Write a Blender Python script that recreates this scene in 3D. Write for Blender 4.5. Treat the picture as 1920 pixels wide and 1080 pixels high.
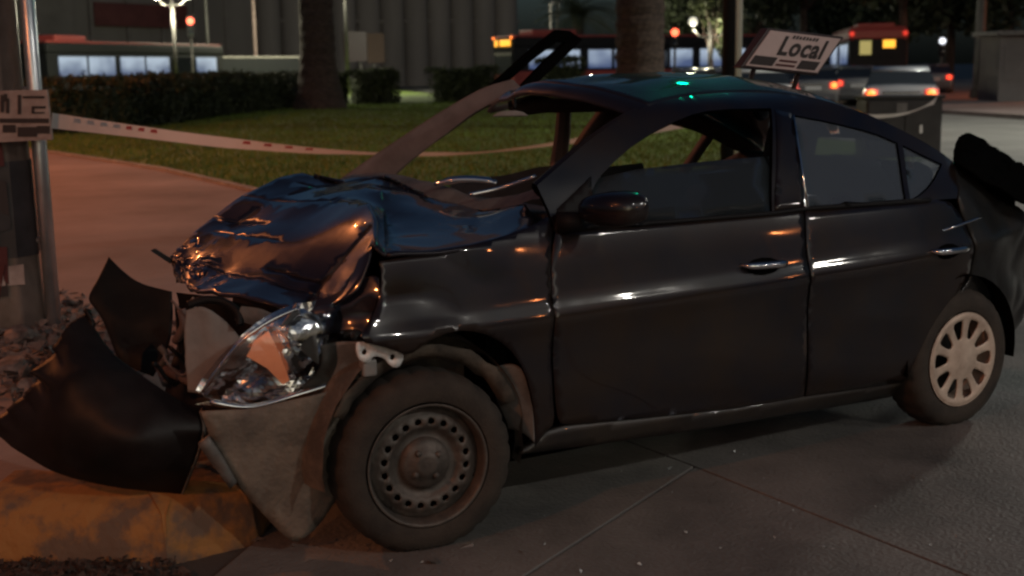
import bpy, bmesh, math, random
from mathutils import Vector, Matrix, noise
from mathutils.geometry import delaunay_2d_cdt
R = math.radians
rnd = random.Random(11)
scene = bpy.context.scene
for o in list(bpy.data.objects):
    bpy.data.objects.remove(o)

# ------------------------------------------------------------------ camera
CAM = Vector((-1.767, -3.526, 1.572))
YAW, PITCH, ROLL, FOC = 0.53318, 0.17300, 0.015037, 2359.27     # focal length in pixels of a 1920 px wide frame
_f = Vector((math.sin(YAW) * math.cos(PITCH), math.cos(YAW) * math.cos(PITCH), -math.sin(PITCH)))
_r0 = Vector((math.cos(YAW), -math.sin(YAW), 0)); _u0 = _r0.cross(_f)
_r = _r0 * math.cos(ROLL) - _u0 * math.sin(ROLL); _u = _r0 * math.sin(ROLL) + _u0 * math.cos(ROLL)
cd = bpy.data.cameras.new('camera'); camo = bpy.data.objects.new('camera', cd); scene.collection.objects.link(camo)
camo.matrix_world = Matrix(((_r.x, _u.x, -_f.x, CAM.x), (_r.y, _u.y, -_f.y, CAM.y), (_r.z, _u.z, -_f.z, CAM.z), (0, 0, 0, 1)))
cd.sensor_width = 36; cd.lens = FOC / 1920 * 36; cd.clip_end = 2000; cd.clip_start = 0.05
cd.dof.use_dof = True; cd.dof.focus_distance = 4.6; cd.dof.aperture_fstop = 3.2
scene.camera = camo

# ------------------------------------------------------------------ world, dusk sky, weak last light, exposure
SUN_EL, SUN_AZ = R(11), R(200)
w = bpy.data.worlds.new('World'); scene.world = w; w.use_nodes = True
nt = w.node_tree; bg = nt.nodes['Background']
sky = nt.nodes.new('ShaderNodeTexSky'); sky.sky_type = 'NISHITA'; sky.sun_disc = False
sky.sun_elevation = SUN_EL; sky.sun_rotation = SUN_AZ; sky.air_density = 1.0; sky.dust_density = 4.0; sky.ozone_density = 4.0
nt.links.new(sky.outputs[0], bg.inputs[0]); bg.inputs[1].default_value = 0.022
sd = bpy.data.lights.new('sun', 'SUN'); sun = bpy.data.objects.new('sun', sd); scene.collection.objects.link(sun)
sd.energy = 0.02; sd.angle = R(20); sd.color = (1, .9, .8)
sun.rotation_euler = (R(80), 0, R(-20))
scene.view_settings.view_transform = 'Standard'; scene.view_settings.look = 'None'
scene.view_settings.exposure = 0.14; scene.view_settings.gamma = 1
scene.render.engine = 'CYCLES'
scene.cycles.use_denoising = True
scene.cycles.filter_width = 2.5
scene.cycles.max_bounces = 6; scene.cycles.glossy_bounces = 4; scene.cycles.transparent_max_bounces = 12
scene.cycles.caustics_reflective = False; scene.cycles.caustics_refractive = False
scene.cycles.sample_clamp_indirect = 2.0

# ------------------------------------------------------------------ measuring helpers (photo pixel + real depth -> metres)
def ray(px, py):
    return (_f + _r * ((px - 960) / FOC) - _u * ((py - 540) / FOC))
def at(px, py, y):
    d = ray(px, py); return CAM + d * ((y - CAM.y) / d.y)
def gnd(px, py, z=0.0):
    d = ray(px, py); return CAM + d * ((z - CAM.z) / d.z)
def far(px, dist, z=0.0):
    d = ray(px, 130); a = Vector((d.x, d.y, 0)).normalized(); return Vector((CAM.x, CAM.y, 0)) + a * dist + Vector((0, 0, z))
def fz(px, py, dist):                      # height of a thing seen at that pixel at that distance
    d = ray(px, py); h = math.hypot(d.x, d.y); return CAM.z + d.z / h * dist
def farp(px, py, dist):
    return far(px, dist, fz(px, py, dist))

# ------------------------------------------------------------------ materials
MATS = {}
def mat(name, base=(.5, .5, .5), rough=.5, metal=0., coat=0., var=0., vscale=8., bump=0., bscale=40., spec=.5,
        emit=None, estr=0., alpha=1., base2=None, vdet=5., coatr=.04, vstretch=None, thr=(.35, .65)):
    m = bpy.data.materials.new(name); m.use_nodes = True; n = m.node_tree.nodes; l = m.node_tree.links
    b = n['Principled BSDF']
    b.inputs['Base Color'].default_value = (*base, 1); b.inputs['Roughness'].default_value = rough
    b.inputs['Metallic'].default_value = metal; b.inputs['Coat Weight'].default_value = coat
    b.inputs['Coat Roughness'].default_value = coatr; b.inputs['Specular IOR Level'].default_value = spec
    tc = n.new('ShaderNodeTexCoord'); src = tc.outputs['Object']
    if vstretch:
        mp = n.new('ShaderNodeMapping'); mp.inputs['Scale'].default_value = vstretch; l.new(src, mp.inputs[0]); src = mp.outputs[0]
    if var > 0 or base2:
        t = n.new('ShaderNodeTexNoise'); t.inputs['Scale'].default_value = vscale; t.inputs['Detail'].default_value = vdet
        t.inputs['Roughness'].default_value = .62; l.new(src, t.inputs[0])
        cr = n.new('ShaderNodeValToRGB'); l.new(t.outputs[0], cr.inputs[0])
        c2 = base2 or tuple(c * (1 - var) for c in base)
        c1 = base if base2 else tuple(min(1, c * (1 + var)) for c in base)
        cr.color_ramp.elements[0].position = thr[0]; cr.color_ramp.elements[1].position = thr[1]
        cr.color_ramp.elements[0].color = (*c2, 1); cr.color_ramp.elements[1].color = (*c1, 1)
        l.new(cr.outputs[0], b.inputs['Base Color'])
        mr = n.new('ShaderNodeMapRange'); mr.inputs[3].default_value = min(1, rough * 1.25); mr.inputs[4].default_value = rough * .8
        l.new(t.outputs[0], mr.inputs[0]); l.new(mr.outputs[0], b.inputs['Roughness'])
    if bump > 0:
        t2 = n.new('ShaderNodeTexNoise'); t2.inputs['Scale'].default_value = bscale; t2.inputs['Detail'].default_value = 6
        l.new(src, t2.inputs[0]); bp = n.new('ShaderNodeBump'); bp.inputs['Strength'].default_value = bump; bp.inputs['Distance'].default_value = .02
        l.new(t2.outputs[0], bp.inputs['Height']); l.new(bp.outputs[0], b.inputs['Normal'])
    if emit:
        b.inputs['Emission Color'].default_value = (*emit, 1); b.inputs['Emission Strength'].default_value = estr
    MATS[name] = m
    return m
def glass(name, tint, refl=1.0, op=0.0, opcol=(.05, .06, .07)):
    m = bpy.data.materials.new(name); m.use_nodes = True; n = m.node_tree.nodes; l = m.node_tree.links
    n.remove(n['Principled BSDF']); out = n['Material Output']
    tr = n.new('ShaderNodeBsdfTransparent'); tr.inputs[0].default_value = (*tint, 1)
    df = n.new('ShaderNodeBsdfDiffuse'); df.inputs[0].default_value = (*opcol, 1)
    m0 = n.new('ShaderNodeMixShader'); m0.inputs[0].default_value = op; l.new(tr.outputs[0], m0.inputs[1]); l.new(df.outputs[0], m0.inputs[2])
    gl = n.new('ShaderNodeBsdfGlossy'); gl.inputs['Roughness'].default_value = .03
    fr = n.new('ShaderNodeFresnel'); fr.inputs[0].default_value = 1.5
    ml = n.new('ShaderNodeMath'); ml.operation = 'MULTIPLY'; ml.inputs[1].default_value = refl; l.new(fr.outputs[0], ml.inputs[0])
    mx = n.new('ShaderNodeMixShader'); l.new(ml.outputs[0], mx.inputs[0]); l.new(m0.outputs[0], mx.inputs[1]); l.new(gl.outputs[0], mx.inputs[2])
    l.new(mx.outputs[0], out.inputs[0]); return m

M = dict(
    paint=mat('black_paint', (.006, .0065, .012), .30, .0, 1.0, coatr=.06, bump=.03, bscale=5, spec=.16, base2=(.020, .012, .007), vscale=2.2),
    rearpaint=mat('scuffed_dark_paint', (.010, .011, .012), .5, 0, .35, coatr=.2, spec=.15, base2=(.018, .016, .014), vscale=6, bump=.15, bscale=14),
    roofpaint=mat('roof_paint', (.008, .009, .015), .5, .0, 1.0, coatr=.09, spec=.2),
    hood=mat('bent_hood_paint', (.012, .010, .014), .28, .0, 1.0, coatr=.04, bump=.04, bscale=11, spec=.30),
    dirtypaint=mat('dusty_black_paint', (.030, .024, .018), .45, 0, .35, base2=(.012, .011, .011), vscale=5, bump=.02, bscale=60),
    sideroad=mat('worn_side_road', (.24, .235, .215), .6, base2=(.15, .147, .137), vscale=.5, bump=.2, bscale=20, vdet=8),
    trim=mat('black_trim', (.010, .010, .011), .6, spec=.2, bump=.05, bscale=200),
    bumper=mat('bumper_plastic', (.011, .0090, .0088), .5, 0, .0, coatr=.2, var=.4, vscale=6, spec=.22),
    bumperin=mat('bumper_inside', (.005, .0055, .005), .6, var=.3, vscale=12, spec=.25),
    liner=mat('dirty_grey_liner', (.20, .165, .13), .75, base2=(.085, .075, .065), vscale=7, bump=.3, bscale=60),
    archlip=mat('muddy_arch_lip', (.10, .075, .055), .8, base2=(.035, .028, .022), vscale=9, bump=.3, bscale=50),
    greyplast=mat('grey_plastic', (.16, .15, .14), .55, base2=(.08, .075, .07), vscale=9, bump=.1, bscale=50),
    lightgrey=mat('pale_grey_panel', (.21, .20, .19), .6, var=.2, vscale=5, bump=.1, bscale=30),
    white=mat('white_bracket', (.72, .72, .70), .5, var=.12, vscale=30),
    chrome=mat('chrome', (.85, .86, .88), .12, 1.0, bump=.05, bscale=25),
    refl=mat('headlight_reflector', (.75, .75, .77), .14, 1.0, bump=.25, bscale=14),
    amber=mat('orange_reflection_glow', (1, .40, .22), .4, .0, .5, var=.12, vscale=20, bump=.2, bscale=14, emit=(1, .26, .11), estr=.2),  # orange lamp reflection put into the colour, with a slight glow
    lens=glass('clear_lens', (.93, .95, .96), 1.2),
    rubber=mat('dusty_rubber', (.040, .030, .022), .85, base2=(.022, .018, .015), vscale=9, bump=.2, bscale=120),
    steel=mat('dusty_steel_wheel', (.115, .098, .085), .55, .35, base2=(.055, .048, .042), vscale=14, bump=.15, bscale=70),
    hubcap=mat('dusty_hubcap', (.60, .49, .40), .5, .1, base2=(.40, .31, .25), vscale=10),
    dark=mat('dark_void', (.004, .004, .004), .95, spec=.0),
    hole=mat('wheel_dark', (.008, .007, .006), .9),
    fabric=mat('seat_fabric', (.035, .04, .05), .9, var=.3, vscale=60, bump=.2, bscale=200),
    dash=mat('dashboard_plastic', (.055, .065, .075), .55, var=.2, vscale=8, bump=.1, bscale=150),
    inner=mat('interior_trim', (.15, .105, .095), .75, var=.2, vscale=6),
    innerdark=mat('door_card', (.05, .058, .065), .7, var=.25, vscale=5),
    glassf=glass('front_window_glass', (.55, .60, .62), 1.0, .20, (.12, .145, .165)),
    glassr=glass('rear_window_glass', (.40, .44, .46), 1.0, .55, (.12, .15, .19)),
    glassw=glass('rear_screen_glass', (.4, .42, .42), 1.0, .2),
    asphalt=mat('old_concrete_road', (.115, .108, .10), .62, base2=(.050, .050, .048), vscale=.9, bump=.35, bscale=45, vdet=9),
    slab=mat('worn_concrete_slab', (.175, .165, .155), .6, base2=(.062, .062, .060), vscale=1.1, bump=.35, bscale=60, vdet=9),
    joint=mat('tar_joint', (.055, .05, .047), .8, bump=.3, bscale=80),
    pave=mat('pavement', (.34, .27, .25), .8, base2=(.17, .135, .12), vscale=.33, bump=.3, bscale=30, vdet=10),
    grass=mat('lawn', (.125, .195, .022), .95, base2=(.075, .105, .016), vscale=.7, bump=.6, bscale=20),
    blade=mat('grass_blades', (.130, .205, .026), .8, base2=(.080, .110, .018), vscale=.6),
    kerb=mat('chipped_yellow_kerb', (.31, .145, .042), .85, base2=(.13, .085, .058), vscale=7, bump=.6, bscale=18, vdet=8, thr=(.42, .56)),
    kerbplain=mat('grey_kerb', (.27, .25, .23), .8, var=.25, vscale=4, bump=.4, bscale=30),
    rubble=mat('broken_concrete', (.25, .20, .18), .85, base2=(.06, .045, .04), vscale=9, bump=.6, bscale=30),
    dirt=mat('loose_dirt', (.055, .034, .026), .95, var=.4, vscale=12, bump=.8, bscale=30),
    post=mat('grimy_steel_post', (.22, .165, .14), .42, .3, base2=(.07, .05, .04), vscale=3.2, bump=.2, bscale=25, vstretch=(1, 1, .5)),
    postdark=mat('dark_painted_band', (.035, .030, .032), .45, .1, var=.4, vscale=5),
    galv=mat('galvanised_tube', (.62, .64, .66), .3, .85, var=.12, vscale=6, bump=.1, bscale=15),
    plate=mat('stained_sign_plate', (.47, .37, .33), .6, base2=(.27, .20, .18), vscale=7, bump=.1, bscale=20),
    ink=mat('dark_ink', (.030, .022, .022), .6),
    redink=mat('red_ink', (.70, .06, .05), .6),
    tapemat=mat('barrier_tape', (.90, .87, .85), .55, var=.08, vscale=4),
    bark=mat('palm_bark', (.085, .055, .042), .95, base2=(.03, .02, .016), vscale=5, bump=1, bscale=9, vstretch=(1, 1, 3)),
    leaf=mat('hedge_leaf', (.045, .055, .016), .6, base2=(.022, .030, .010), vscale=2),
    leafd=mat('tree_leaf', (.040, .052, .022), .6, base2=(.02, .028, .012), vscale=1),
    frond=mat('palm_frond', (.05, .065, .03), .6),
    silo=mat('silo_concrete', (.17, .153, .147), .9, base2=(.14, .126, .12), vscale=.35, bump=.1, bscale=2, vstretch=(1, 1, .2)),
    wallm=mat('dark_render_wall', (.15, .135, .13), .9, var=.2, vscale=.4),
    redsign=mat('dark_red_board', (.09, .02, .02), .7, var=.2, vscale=.6),
    busred=mat('bus_red_paint', (.36, .055, .045), .45, 0, .4, var=.1, vscale=.5),
    busdark=mat('bus_dark_body', (.016, .017, .019), .7, 0, .0, spec=.2),
    buswhite=mat('bus_white_paint', (.55, .55, .55), .45, 0, .3),
    silver=mat('silver_paint', (.42, .43, .46), .3, .5, .8),
    greycar=mat('grey_paint', (.11, .115, .125), .3, .4, .8),
    whitecar=mat('white_paint', (.68, .68, .68), .35, 0, .8),
    carglass=mat('car_dark_glass', (.02, .023, .027), .06, 0, 1.0),
    signface=mat('sign_face', (.58, .45, .43), .5, var=.06, vscale=9),
    signframe=mat('sign_frame', (.035, .022, .024), .5),
    metalpole=mat('painted_pole', (.10, .095, .09), .5, .3, var=.2, vscale=2),
    litedge=mat('pale_lit_edge', (.85, .83, .70), .5, .1),
    cabinet=mat('dark_cabinet_paint', (.022, .020, .020), .5, 0, .2, var=.3, vscale=3),
    crumb=mat('glass_crumbs', (.55, .6, .6), .1, 0, .5),
)
def smear(m):
    n = m.node_tree.nodes; l = m.node_tree.links; b = n['Principled BSDF']; tc = n.new('ShaderNodeTexCoord'); mp = n.new('ShaderNodeMapping'); mp.inputs['Scale'].default_value = (1.2, 1.2, 4.0); l.new(tc.outputs['Object'], mp.inputs[0])
    t = n.new('ShaderNodeTexNoise'); t.inputs['Scale'].default_value = 3.0; t.inputs['Detail'].default_value = 9; t.inputs['Roughness'].default_value = .7; l.new(mp.outputs[0], t.inputs[0])
    mr = n.new('ShaderNodeMapRange'); mr.inputs[1].default_value = .40; mr.inputs[2].default_value = .68; mr.inputs[3].default_value = .04; mr.inputs[4].default_value = .10; l.new(t.outputs[0], mr.inputs[0]); l.new(mr.outputs[0], b.inputs['Coat Roughness'])
smear(M['paint']); smear(M['roofpaint'])
def emis(name, col, s, base=(.2, .2, .2)):
    return mat(name, base, .4, emit=col, estr=s)
E_ = dict(
    busw=None,
    orange=emis('orange_display', (1, .42, .03), 1.6), red=emis('red_lamp', (1, .06, .02), 2.2), redorange=emis('brake_lamp', (1, .20, .03), 3.0),
    dimred=emis('dim_red_lamp', (1, .035, .015), .75), globe=emis('lit_globe', (1, .95, .72), .9), yellow=emis('yellow_lit_window', (.9, .75, .22), .35),
    green=emis('green_signal', (.0, 1, .50), 30.), cream=emis('cream_headlight', (1, .85, .6), 1.2), sodium=emis('sodium_lens', (1, .42, .12), 8.),
    ledw=emis('white_lamp_lens', (1, .93, .78), 8.), whitel=emis('white_light', (.9, .92, 1), 1.5), signal=emis('red_signal', (1, .12, .05), 4.0))
_n = M['tapemat'].node_tree; _t = _n.nodes.new('ShaderNodeBsdfTranslucent'); _t.inputs[0].default_value = (.85, .80, .77, 1); _mx = _n.nodes.new('ShaderNodeMixShader'); _mx.inputs[0].default_value = .45
_n.links.new(_n.nodes['Principled BSDF'].outputs[0], _mx.inputs[1]); _n.links.new(_t.outputs[0], _mx.inputs[2]); _n.links.new(_mx.outputs[0], _n.nodes['Material Output'].inputs[0])
def buswin():
    m = mat('lit_bus_window', (.1, .12, .15), .3); n = m.node_tree.nodes; l = m.node_tree.links; b = n['Principled BSDF']
    tc = n.new('ShaderNodeTexCoord'); mp = n.new('ShaderNodeMapping'); mp.inputs['Scale'].default_value = (.55, .55, .9); l.new(tc.outputs['Object'], mp.inputs[0])
    t = n.new('ShaderNodeTexNoise'); t.inputs['Scale'].default_value = 1.0; t.inputs['Detail'].default_value = 2; l.new(mp.outputs[0], t.inputs[0])
    sp_ = n.new('ShaderNodeSeparateXYZ'); l.new(tc.outputs['Object'], sp_.inputs[0]); mr = n.new('ShaderNodeMapRange'); mr.inputs[1].default_value = 1.5; mr.inputs[2].default_value = 2.3; mr.inputs[3].default_value = -.16; mr.inputs[4].default_value = .16; l.new(sp_.outputs[2], mr.inputs[0])
    ad = n.new('ShaderNodeMath'); ad.operation = 'ADD'; l.new(t.outputs[0], ad.inputs[0]); l.new(mr.outputs[0], ad.inputs[1]); cr = n.new('ShaderNodeValToRGB'); l.new(ad.outputs[0], cr.inputs[0])
    cr.color_ramp.elements[0].position = .30; cr.color_ramp.elements[0].color = (.06, .09, .19, 1)
    cr.color_ramp.elements[1].position = .66; cr.color_ramp.elements[1].color = (.36, .44, .55, 1)
    l.new(cr.outputs[0], b.inputs['Emission Color']); b.inputs['Emission Strength'].default_value = .85
    return m
E_['busw'] = buswin()

# ------------------------------------------------------------------ mesh helpers
COL = scene.collection
def link(o, parent=None):
    COL.objects.link(o)
    if parent is not None:
        o.parent = parent; o.matrix_parent_inverse = Matrix.Translation(parent.location).inverted() if parent.type == 'EMPTY' and parent.get('_w') else Matrix.Identity(4)
    return o
def obj(name, verts, faces, m, parent=None, smooth=False):
    me = bpy.data.meshes.new(name); me.from_pydata([tuple(v) for v in verts], [], faces); me.update()
    if smooth:
        me.polygons.foreach_set('use_smooth', [True] * len(me.polygons))
    if m is not None: me.materials.append(m)
    return link(bpy.data.objects.new(name, me), parent)
def thing(name, label, cat, loc=(0, 0, 0), rz=0., group=None, world=False):
    o = bpy.data.objects.new(name, None); COL.objects.link(o); o.location = loc; o.rotation_euler = (0, 0, rz); o.empty_display_size = .1
    o['label'] = label; o['category'] = cat
    if group: o['group'] = group
    if world: o['_w'] = 1
    return o
def tag(o, label, cat, group=None):
    o['label'] = label; o['category'] = cat
    if group: o['group'] = group
    return o
def struct(o): o['kind'] = 'structure'; return o
def mod(o, kind, **k):
    m = o.modifiers.new(kind.lower(), kind)
    for a, b in k.items(): setattr(m, a, b)
    return o
class MB:
    def __init__(s): s.v = []; s.f = []
    def add(s, v, f):
        n = len(s.v); s.v += [Vector(x) for x in v]; s.f += [tuple(i + n for i in q) for q in f]; return s
    def box(s, x0, x1, y0, y1, z0, z1, T=None):
        v = [Vector((x, y, z)) for z in (z0, z1) for x, y in ((x0, y0), (x1, y0), (x1, y1), (x0, y1))]
        if T: v = [T @ q for q in v]
        return s.add(v, [(3, 2, 1, 0), (4, 5, 6, 7), (0, 1, 5, 4), (1, 2, 6, 5), (2, 3, 7, 6), (3, 0, 4, 7)])
    def tube(s, pts, rad, n=10, cap=True):
        pts = [Vector(p) for p in pts]; rad = rad if isinstance(rad, (list, tuple)) else [rad] * len(pts)
        v = []; up = Vector((.13, .27, .95))
        for i, p in enumerate(pts):
            t = (pts[min(i + 1, len(pts) - 1)] - pts[max(i - 1, 0)]).normalized()
            a = t.cross(up)
            if a.length < .05: a = t.cross(Vector((1, 0, 0)))
            a.normalize(); b = t.cross(a)
            v += [p + (a * math.cos(2 * math.pi * k / n) + b * math.sin(2 * math.pi * k / n)) * rad[i] for k in range(n)]
        f = [(i * n + k, i * n + (k + 1) % n, (i + 1) * n + (k + 1) % n, (i + 1) * n + k) for i in range(len(pts) - 1) for k in range(n)]
        if cap: f += [tuple(reversed(range(n))), tuple(range((len(pts) - 1) * n, len(pts) * n))]
        return s.add(v, f)
    def lathe(s, prof, n=32, T=None, closed=False):              # profile (radius, height) about z
        v = [Vector((r_ * math.cos(2 * math.pi * k / n), r_ * math.sin(2 * math.pi * k / n), h)) for r_, h in prof for k in range(n)]
        if T: v = [T @ q for q in v]
        m = len(prof); f = [(i * n + k, i * n + (k + 1) % n, (i + 1) * n + (k + 1) % n, (i + 1) * n + k) for i in range(m - 1) for k in range(n)]
        if prof[0][0] > 1e-4 and not closed: f.append(tuple(reversed(range(n))))
        if prof[-1][0] > 1e-4 and not closed: f.append(tuple(range((m - 1) * n, m * n)))
        return s.add(v, f)
    def prism(s, pts2, y0, y1, T=None):                          # outline (x, z) given thickness along y
        n = len(pts2); v = [Vector((x, y, z)) for y in (y0, y1) for x, z in pts2]
        if T: v = [T @ q for q in v]
        return s.add(v, [tuple(range(n)), tuple(reversed(range(n, 2 * n)))] + [(i, n + i, n + (i + 1) % n, (i + 1) % n) for i in range(n)])
    def build(s, name, m, parent=None, smooth=False, bevel=0., seg=2):
        o = obj(name, s.v, s.f, m, parent, smooth)
        if bevel: mod(o, 'BEVEL', width=bevel, segments=seg, limit_method='ANGLE', angle_limit=R(40))
        return o
def rbox(name, size, loc, rot, m, parent, bev=.05, seg=3):
    sx, sy, sz = (q / 2 for q in size)
    T = Matrix.Translation(loc) @ Matrix.Rotation(rot[2], 4, 'Z') @ Matrix.Rotation(rot[1], 4, 'Y') @ Matrix.Rotation(rot[0], 4, 'X')
    o = MB().box(-sx, sx, -sy, sy, -sz, sz, T).build(name, m, parent, smooth=True, bevel=bev, seg=seg)
    mod(o, 'WEIGHTED_NORMAL'); return o
def copy_tree(o, parent=None, keep=True):
    c = o.copy(); COL.objects.link(c); c.parent = parent
    for ch in [q for q in o.children]: copy_tree(ch, c)
    return c
def inside(p, poly):
    x, y = p; c = False; j = len(poly) - 1
    for i in range(len(poly)):
        xi, yi = poly[i]; xj, yj = poly[j]
        if (yi > y) != (yj > y) and x < (xj - xi) * (y - yi) / (yj - yi) + xi: c = not c
        j = i
    return c
def dens(poly, res):
    out = []
    for i, a in enumerate(poly):
        b = poly[(i + 1) % len(poly)]; L = math.hypot(b[0] - a[0], b[1] - a[1]); k = max(1, int(round(L / res)))
        out += [(a[0] + (b[0] - a[0]) * t / k, a[1] + (b[1] - a[1]) * t / k) for t in range(k)]
    return out
def smoothpoly(poly, it=1, corners=()):                           # Chaikin rounding, named corners kept
    for _ in range(it):
        out = []; nc = set(); n = len(poly)
        for i, p in enumerate(poly):
            a = poly[i - 1]; b = poly[(i + 1) % n]
            if i in corners: nc.add(len(out)); out.append(p)
            else:
                out.append(tuple(p[k] * .75 + a[k] * .25 for k in (0, 1))); out.append(tuple(p[k] * .75 + b[k] * .25 for k in (0, 1)))
        poly = out; corners = nc
    return poly
def sheet2d(outline, holes=(), res=.03):
    o = dens(outline, res); hs = [dens(h, res) for h in holes]
    V = []; Eg = []
    for loop in [o] + hs:
        n = len(V); V += [Vector(p) for p in loop]; Eg += [(n + i, n + (i + 1) % len(loop)) for i in range(len(loop))]
    xs = [p[0] for p in o]; ys = [p[1] for p in o]; B = [tuple(v) for v in V]
    yy = min(ys); row = 0; cell = {}
    for b in B: cell.setdefault((int(b[0] // res), int(b[1] // res)), []).append(b)
    while yy < max(ys):
        xx = min(xs) + (res / 2 if row % 2 else 0)
        while xx < max(xs):
            if inside((xx, yy), o) and not any(inside((xx, yy), h) for h in hs):
                ci, cj = int(xx // res), int(yy // res); ok = True
                for di in (-1, 0, 1):
                    for dj in (-1, 0, 1):
                        for b in cell.get((ci + di, cj + dj), ()):
                            if (b[0] - xx) ** 2 + (b[1] - yy) ** 2 < (res * .5) ** 2: ok = False
                if ok: V.append(Vector((xx, yy)))
            xx += res
        yy += res * .866; row += 1
    v2, _, f2, *_r = delaunay_2d_cdt(V, Eg, [], 0, 1e-6)
    F = []
    for q in f2:
        c = sum((v2[i] for i in q), Vector((0, 0))) / len(q)
        if inside(c, o) and not any(inside(c, h) for h in hs):
            a, b, c_ = (v2[i] for i in q[:3])
            F.append(tuple(q) if (b - a).cross(c_ - a) > 0 else tuple(reversed(q)))
    return v2, F
def pchip(pts):
    xs = [p[0] for p in pts]; ys = [p[1] for p in pts]; n = len(xs); d = [(ys[i + 1] - ys[i]) / (xs[i + 1] - xs[i]) for i in range(n - 1)]
    m = [d[0]] + [0 if d[i - 1] * d[i] <= 0 else 2 * d[i - 1] * d[i] / (d[i - 1] + d[i]) for i in range(1, n - 1)] + [d[-1]]
    def f(x):
        if x <= xs[0]: return ys[0] + m[0] * (x - xs[0])
        if x >= xs[-1]: return ys[-1] + m[-1] * (x - xs[-1])
        i = max(k for k in range(n - 1) if xs[k] <= x); h = xs[i + 1] - xs[i]; t = (x - xs[i]) / h
        return (2 * t**3 - 3 * t * t + 1) * ys[i] + (t**3 - 2 * t * t + t) * h * m[i] + (3 * t * t - 2 * t**3) * ys[i + 1] + (t**3 - t * t) * h * m[i + 1]
    return f
def cr4(p0, p1, p2, p3, t):
    return .5 * ((2 * p1) + (-p0 + p2) * t + (2 * p0 - 5 * p1 + 4 * p2 - p3) * t * t + (-p0 + 3 * p1 - 3 * p2 + p3) * t**3)
def crline(pts, k):
    out = []; n = len(pts)
    for i in range(n - 1):
        a, b, c, d = pts[max(i - 1, 0)], pts[i], pts[i + 1], pts[min(i + 2, n - 1)]
        out += [cr4(a, b, c, d, j / k) for j in range(k)]
    return out + [pts[-1]]
def crgrid(rows, k):
    fine = [crline(r_, k) for r_ in rows]; cols = [crline([r_[j] for r_ in fine], k) for j in range(len(fine[0]))]
    nu, nv = len(cols), len(cols[0])
    return [cols[j][i] for i in range(nv) for j in range(nu)], [(i * nu + j, i * nu + j + 1, (i + 1) * nu + j + 1, (i + 1) * nu + j) for i in range(nv - 1) for j in range(nu - 1)]
def fold(p, s, seed=0):                                            # creased noise for bent sheet metal
    q = Vector(p) * s + Vector((seed * 7.3, seed * 3.1, seed * 1.7))
    return 1 - 2 * abs(noise.noise(q)) - .45
def leaves(name, pts, size, m, parent=None, flat=.0):
    V = []; F = []
    for p in pts:
        a = Vector((rnd.gauss(0, 1), rnd.gauss(0, 1), rnd.gauss(0, 1) * (1 - flat))).normalized()
        b = a.cross(Vector((rnd.gauss(0, 1), rnd.gauss(0, 1), rnd.gauss(0, 1)))).normalized()
        s = size * rnd.uniform(.6, 1.4); n = len(V); p = Vector(p)
        V += [p - a * s, p + b * s * .45, p + a * s, p - b * s * .45]; F.append((n, n + 1, n + 2, n + 3))
    return obj(name, V, F, m, parent)

# ================================================================== SETTING
def flat(name, poly, z, m, th=.0, res=None):
    n = len(poly); V = [Vector((x, y, z)) for x, y in poly]
    if th:
        V += [Vector((x, y, z - th)) for x, y in poly]
        F = [tuple(range(n)), tuple(reversed(range(n, 2 * n)))] + [(i, n + i, n + (i + 1) % n, (i + 1) % n) for i in range(n)]
    else: F = [tuple(range(n))]
    a = sum(poly[i][0] * poly[(i + 1) % n][1] - poly[(i + 1) % n][0] * poly[i][1] for i in range(n))
    if a < 0: F = [tuple(reversed(q)) for q in F]
    return obj(name, V, F, m)
ground = struct(flat('ground', [(-600, -600), (600, -600), (600, 600), (-600, 600)], -.03, M['asphalt']))
road = struct(flat('road', [(-60, -40), (90, -40), (90, 90), (-60, 90)], 0.0, M['joint']))
# concrete slabs of the carriageway, laid with open tar joints; the joints meet beside the car
J = Vector((1.27, .22)); d1 = Vector((.02, -1.25)).normalized(); d2 = Vector((-1.08, -.54)).normalized()
def slab(poly):
    c = sum((Vector(p) for p in poly), Vector((0, 0))) / len(poly)
    pl = [Vector(p) for p in poly]; out = []
    for p in pl:
        q = p + (c - p).normalized() * .006; out.append((q.x, q.y))
    o = flat('concrete_slab', out, .012 + rnd.uniform(-.002, .002), M['slab'], th=.03); o.parent = road; mod(o, 'BEVEL', width=.004, segments=2); return o
def V2(a): return (a.x, a.y)
e1 = J + d1 * 4.5; e2 = J + d2 * 4.2; d3 = Vector((1.0, .52)).normalized(); e3 = J + d3 * 4.4; d4 = Vector((-.05, 1)).normalized(); e4 = J + d4 * 4.0
slab([V2(J), V2(e2), V2(e2 + d1 * 4.5), V2(e1)])
slab([V2(J), V2(e1), V2(e1 + d3 * 4.4), V2(e3), V2(e3 + d4 * 4.0), V2(e4)])
slab([V2(J), V2(e4), (-.1, 3.4), (-.25, .62), V2(e2)])
for k in range(1, 3):
    s0 = e3 + d3 * 4.4 * (k - 1); s1 = e3 + d3 * 4.4 * k
    slab([V2(s0), V2(s0 + d1 * 4.5), V2(s1 + d1 * 4.5), V2(s1)]); slab([V2(s0), V2(s1), V2(s1 + d4 * 4.0), V2(s0 + d4 * 4.0)])
    slab([V2(s0 + d1 * 4.52), V2(s0 + d1 * 9), V2(s1 + d1 * 9), V2(s1 + d1 * 4.52)])
for k in range(1, 3):
    s0 = e2 + d2 * 4.2 * (k - 1); s1 = e2 + d2 * 4.2 * k
    slab([V2(s0), V2(s1), V2(s1 + d1 * 4.5), V2(s0 + d1 * 4.5)])
# far carriageway on the right is plain worn asphalt
fr = struct(flat('side_road', [(7, 2), (60, 26), (95, 62), (70, 85), (42, 85), (26.2, 42), (14.8, 10.9), (14.2, 9.7), (6, 5.6)], .024, M['sideroad']))

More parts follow.
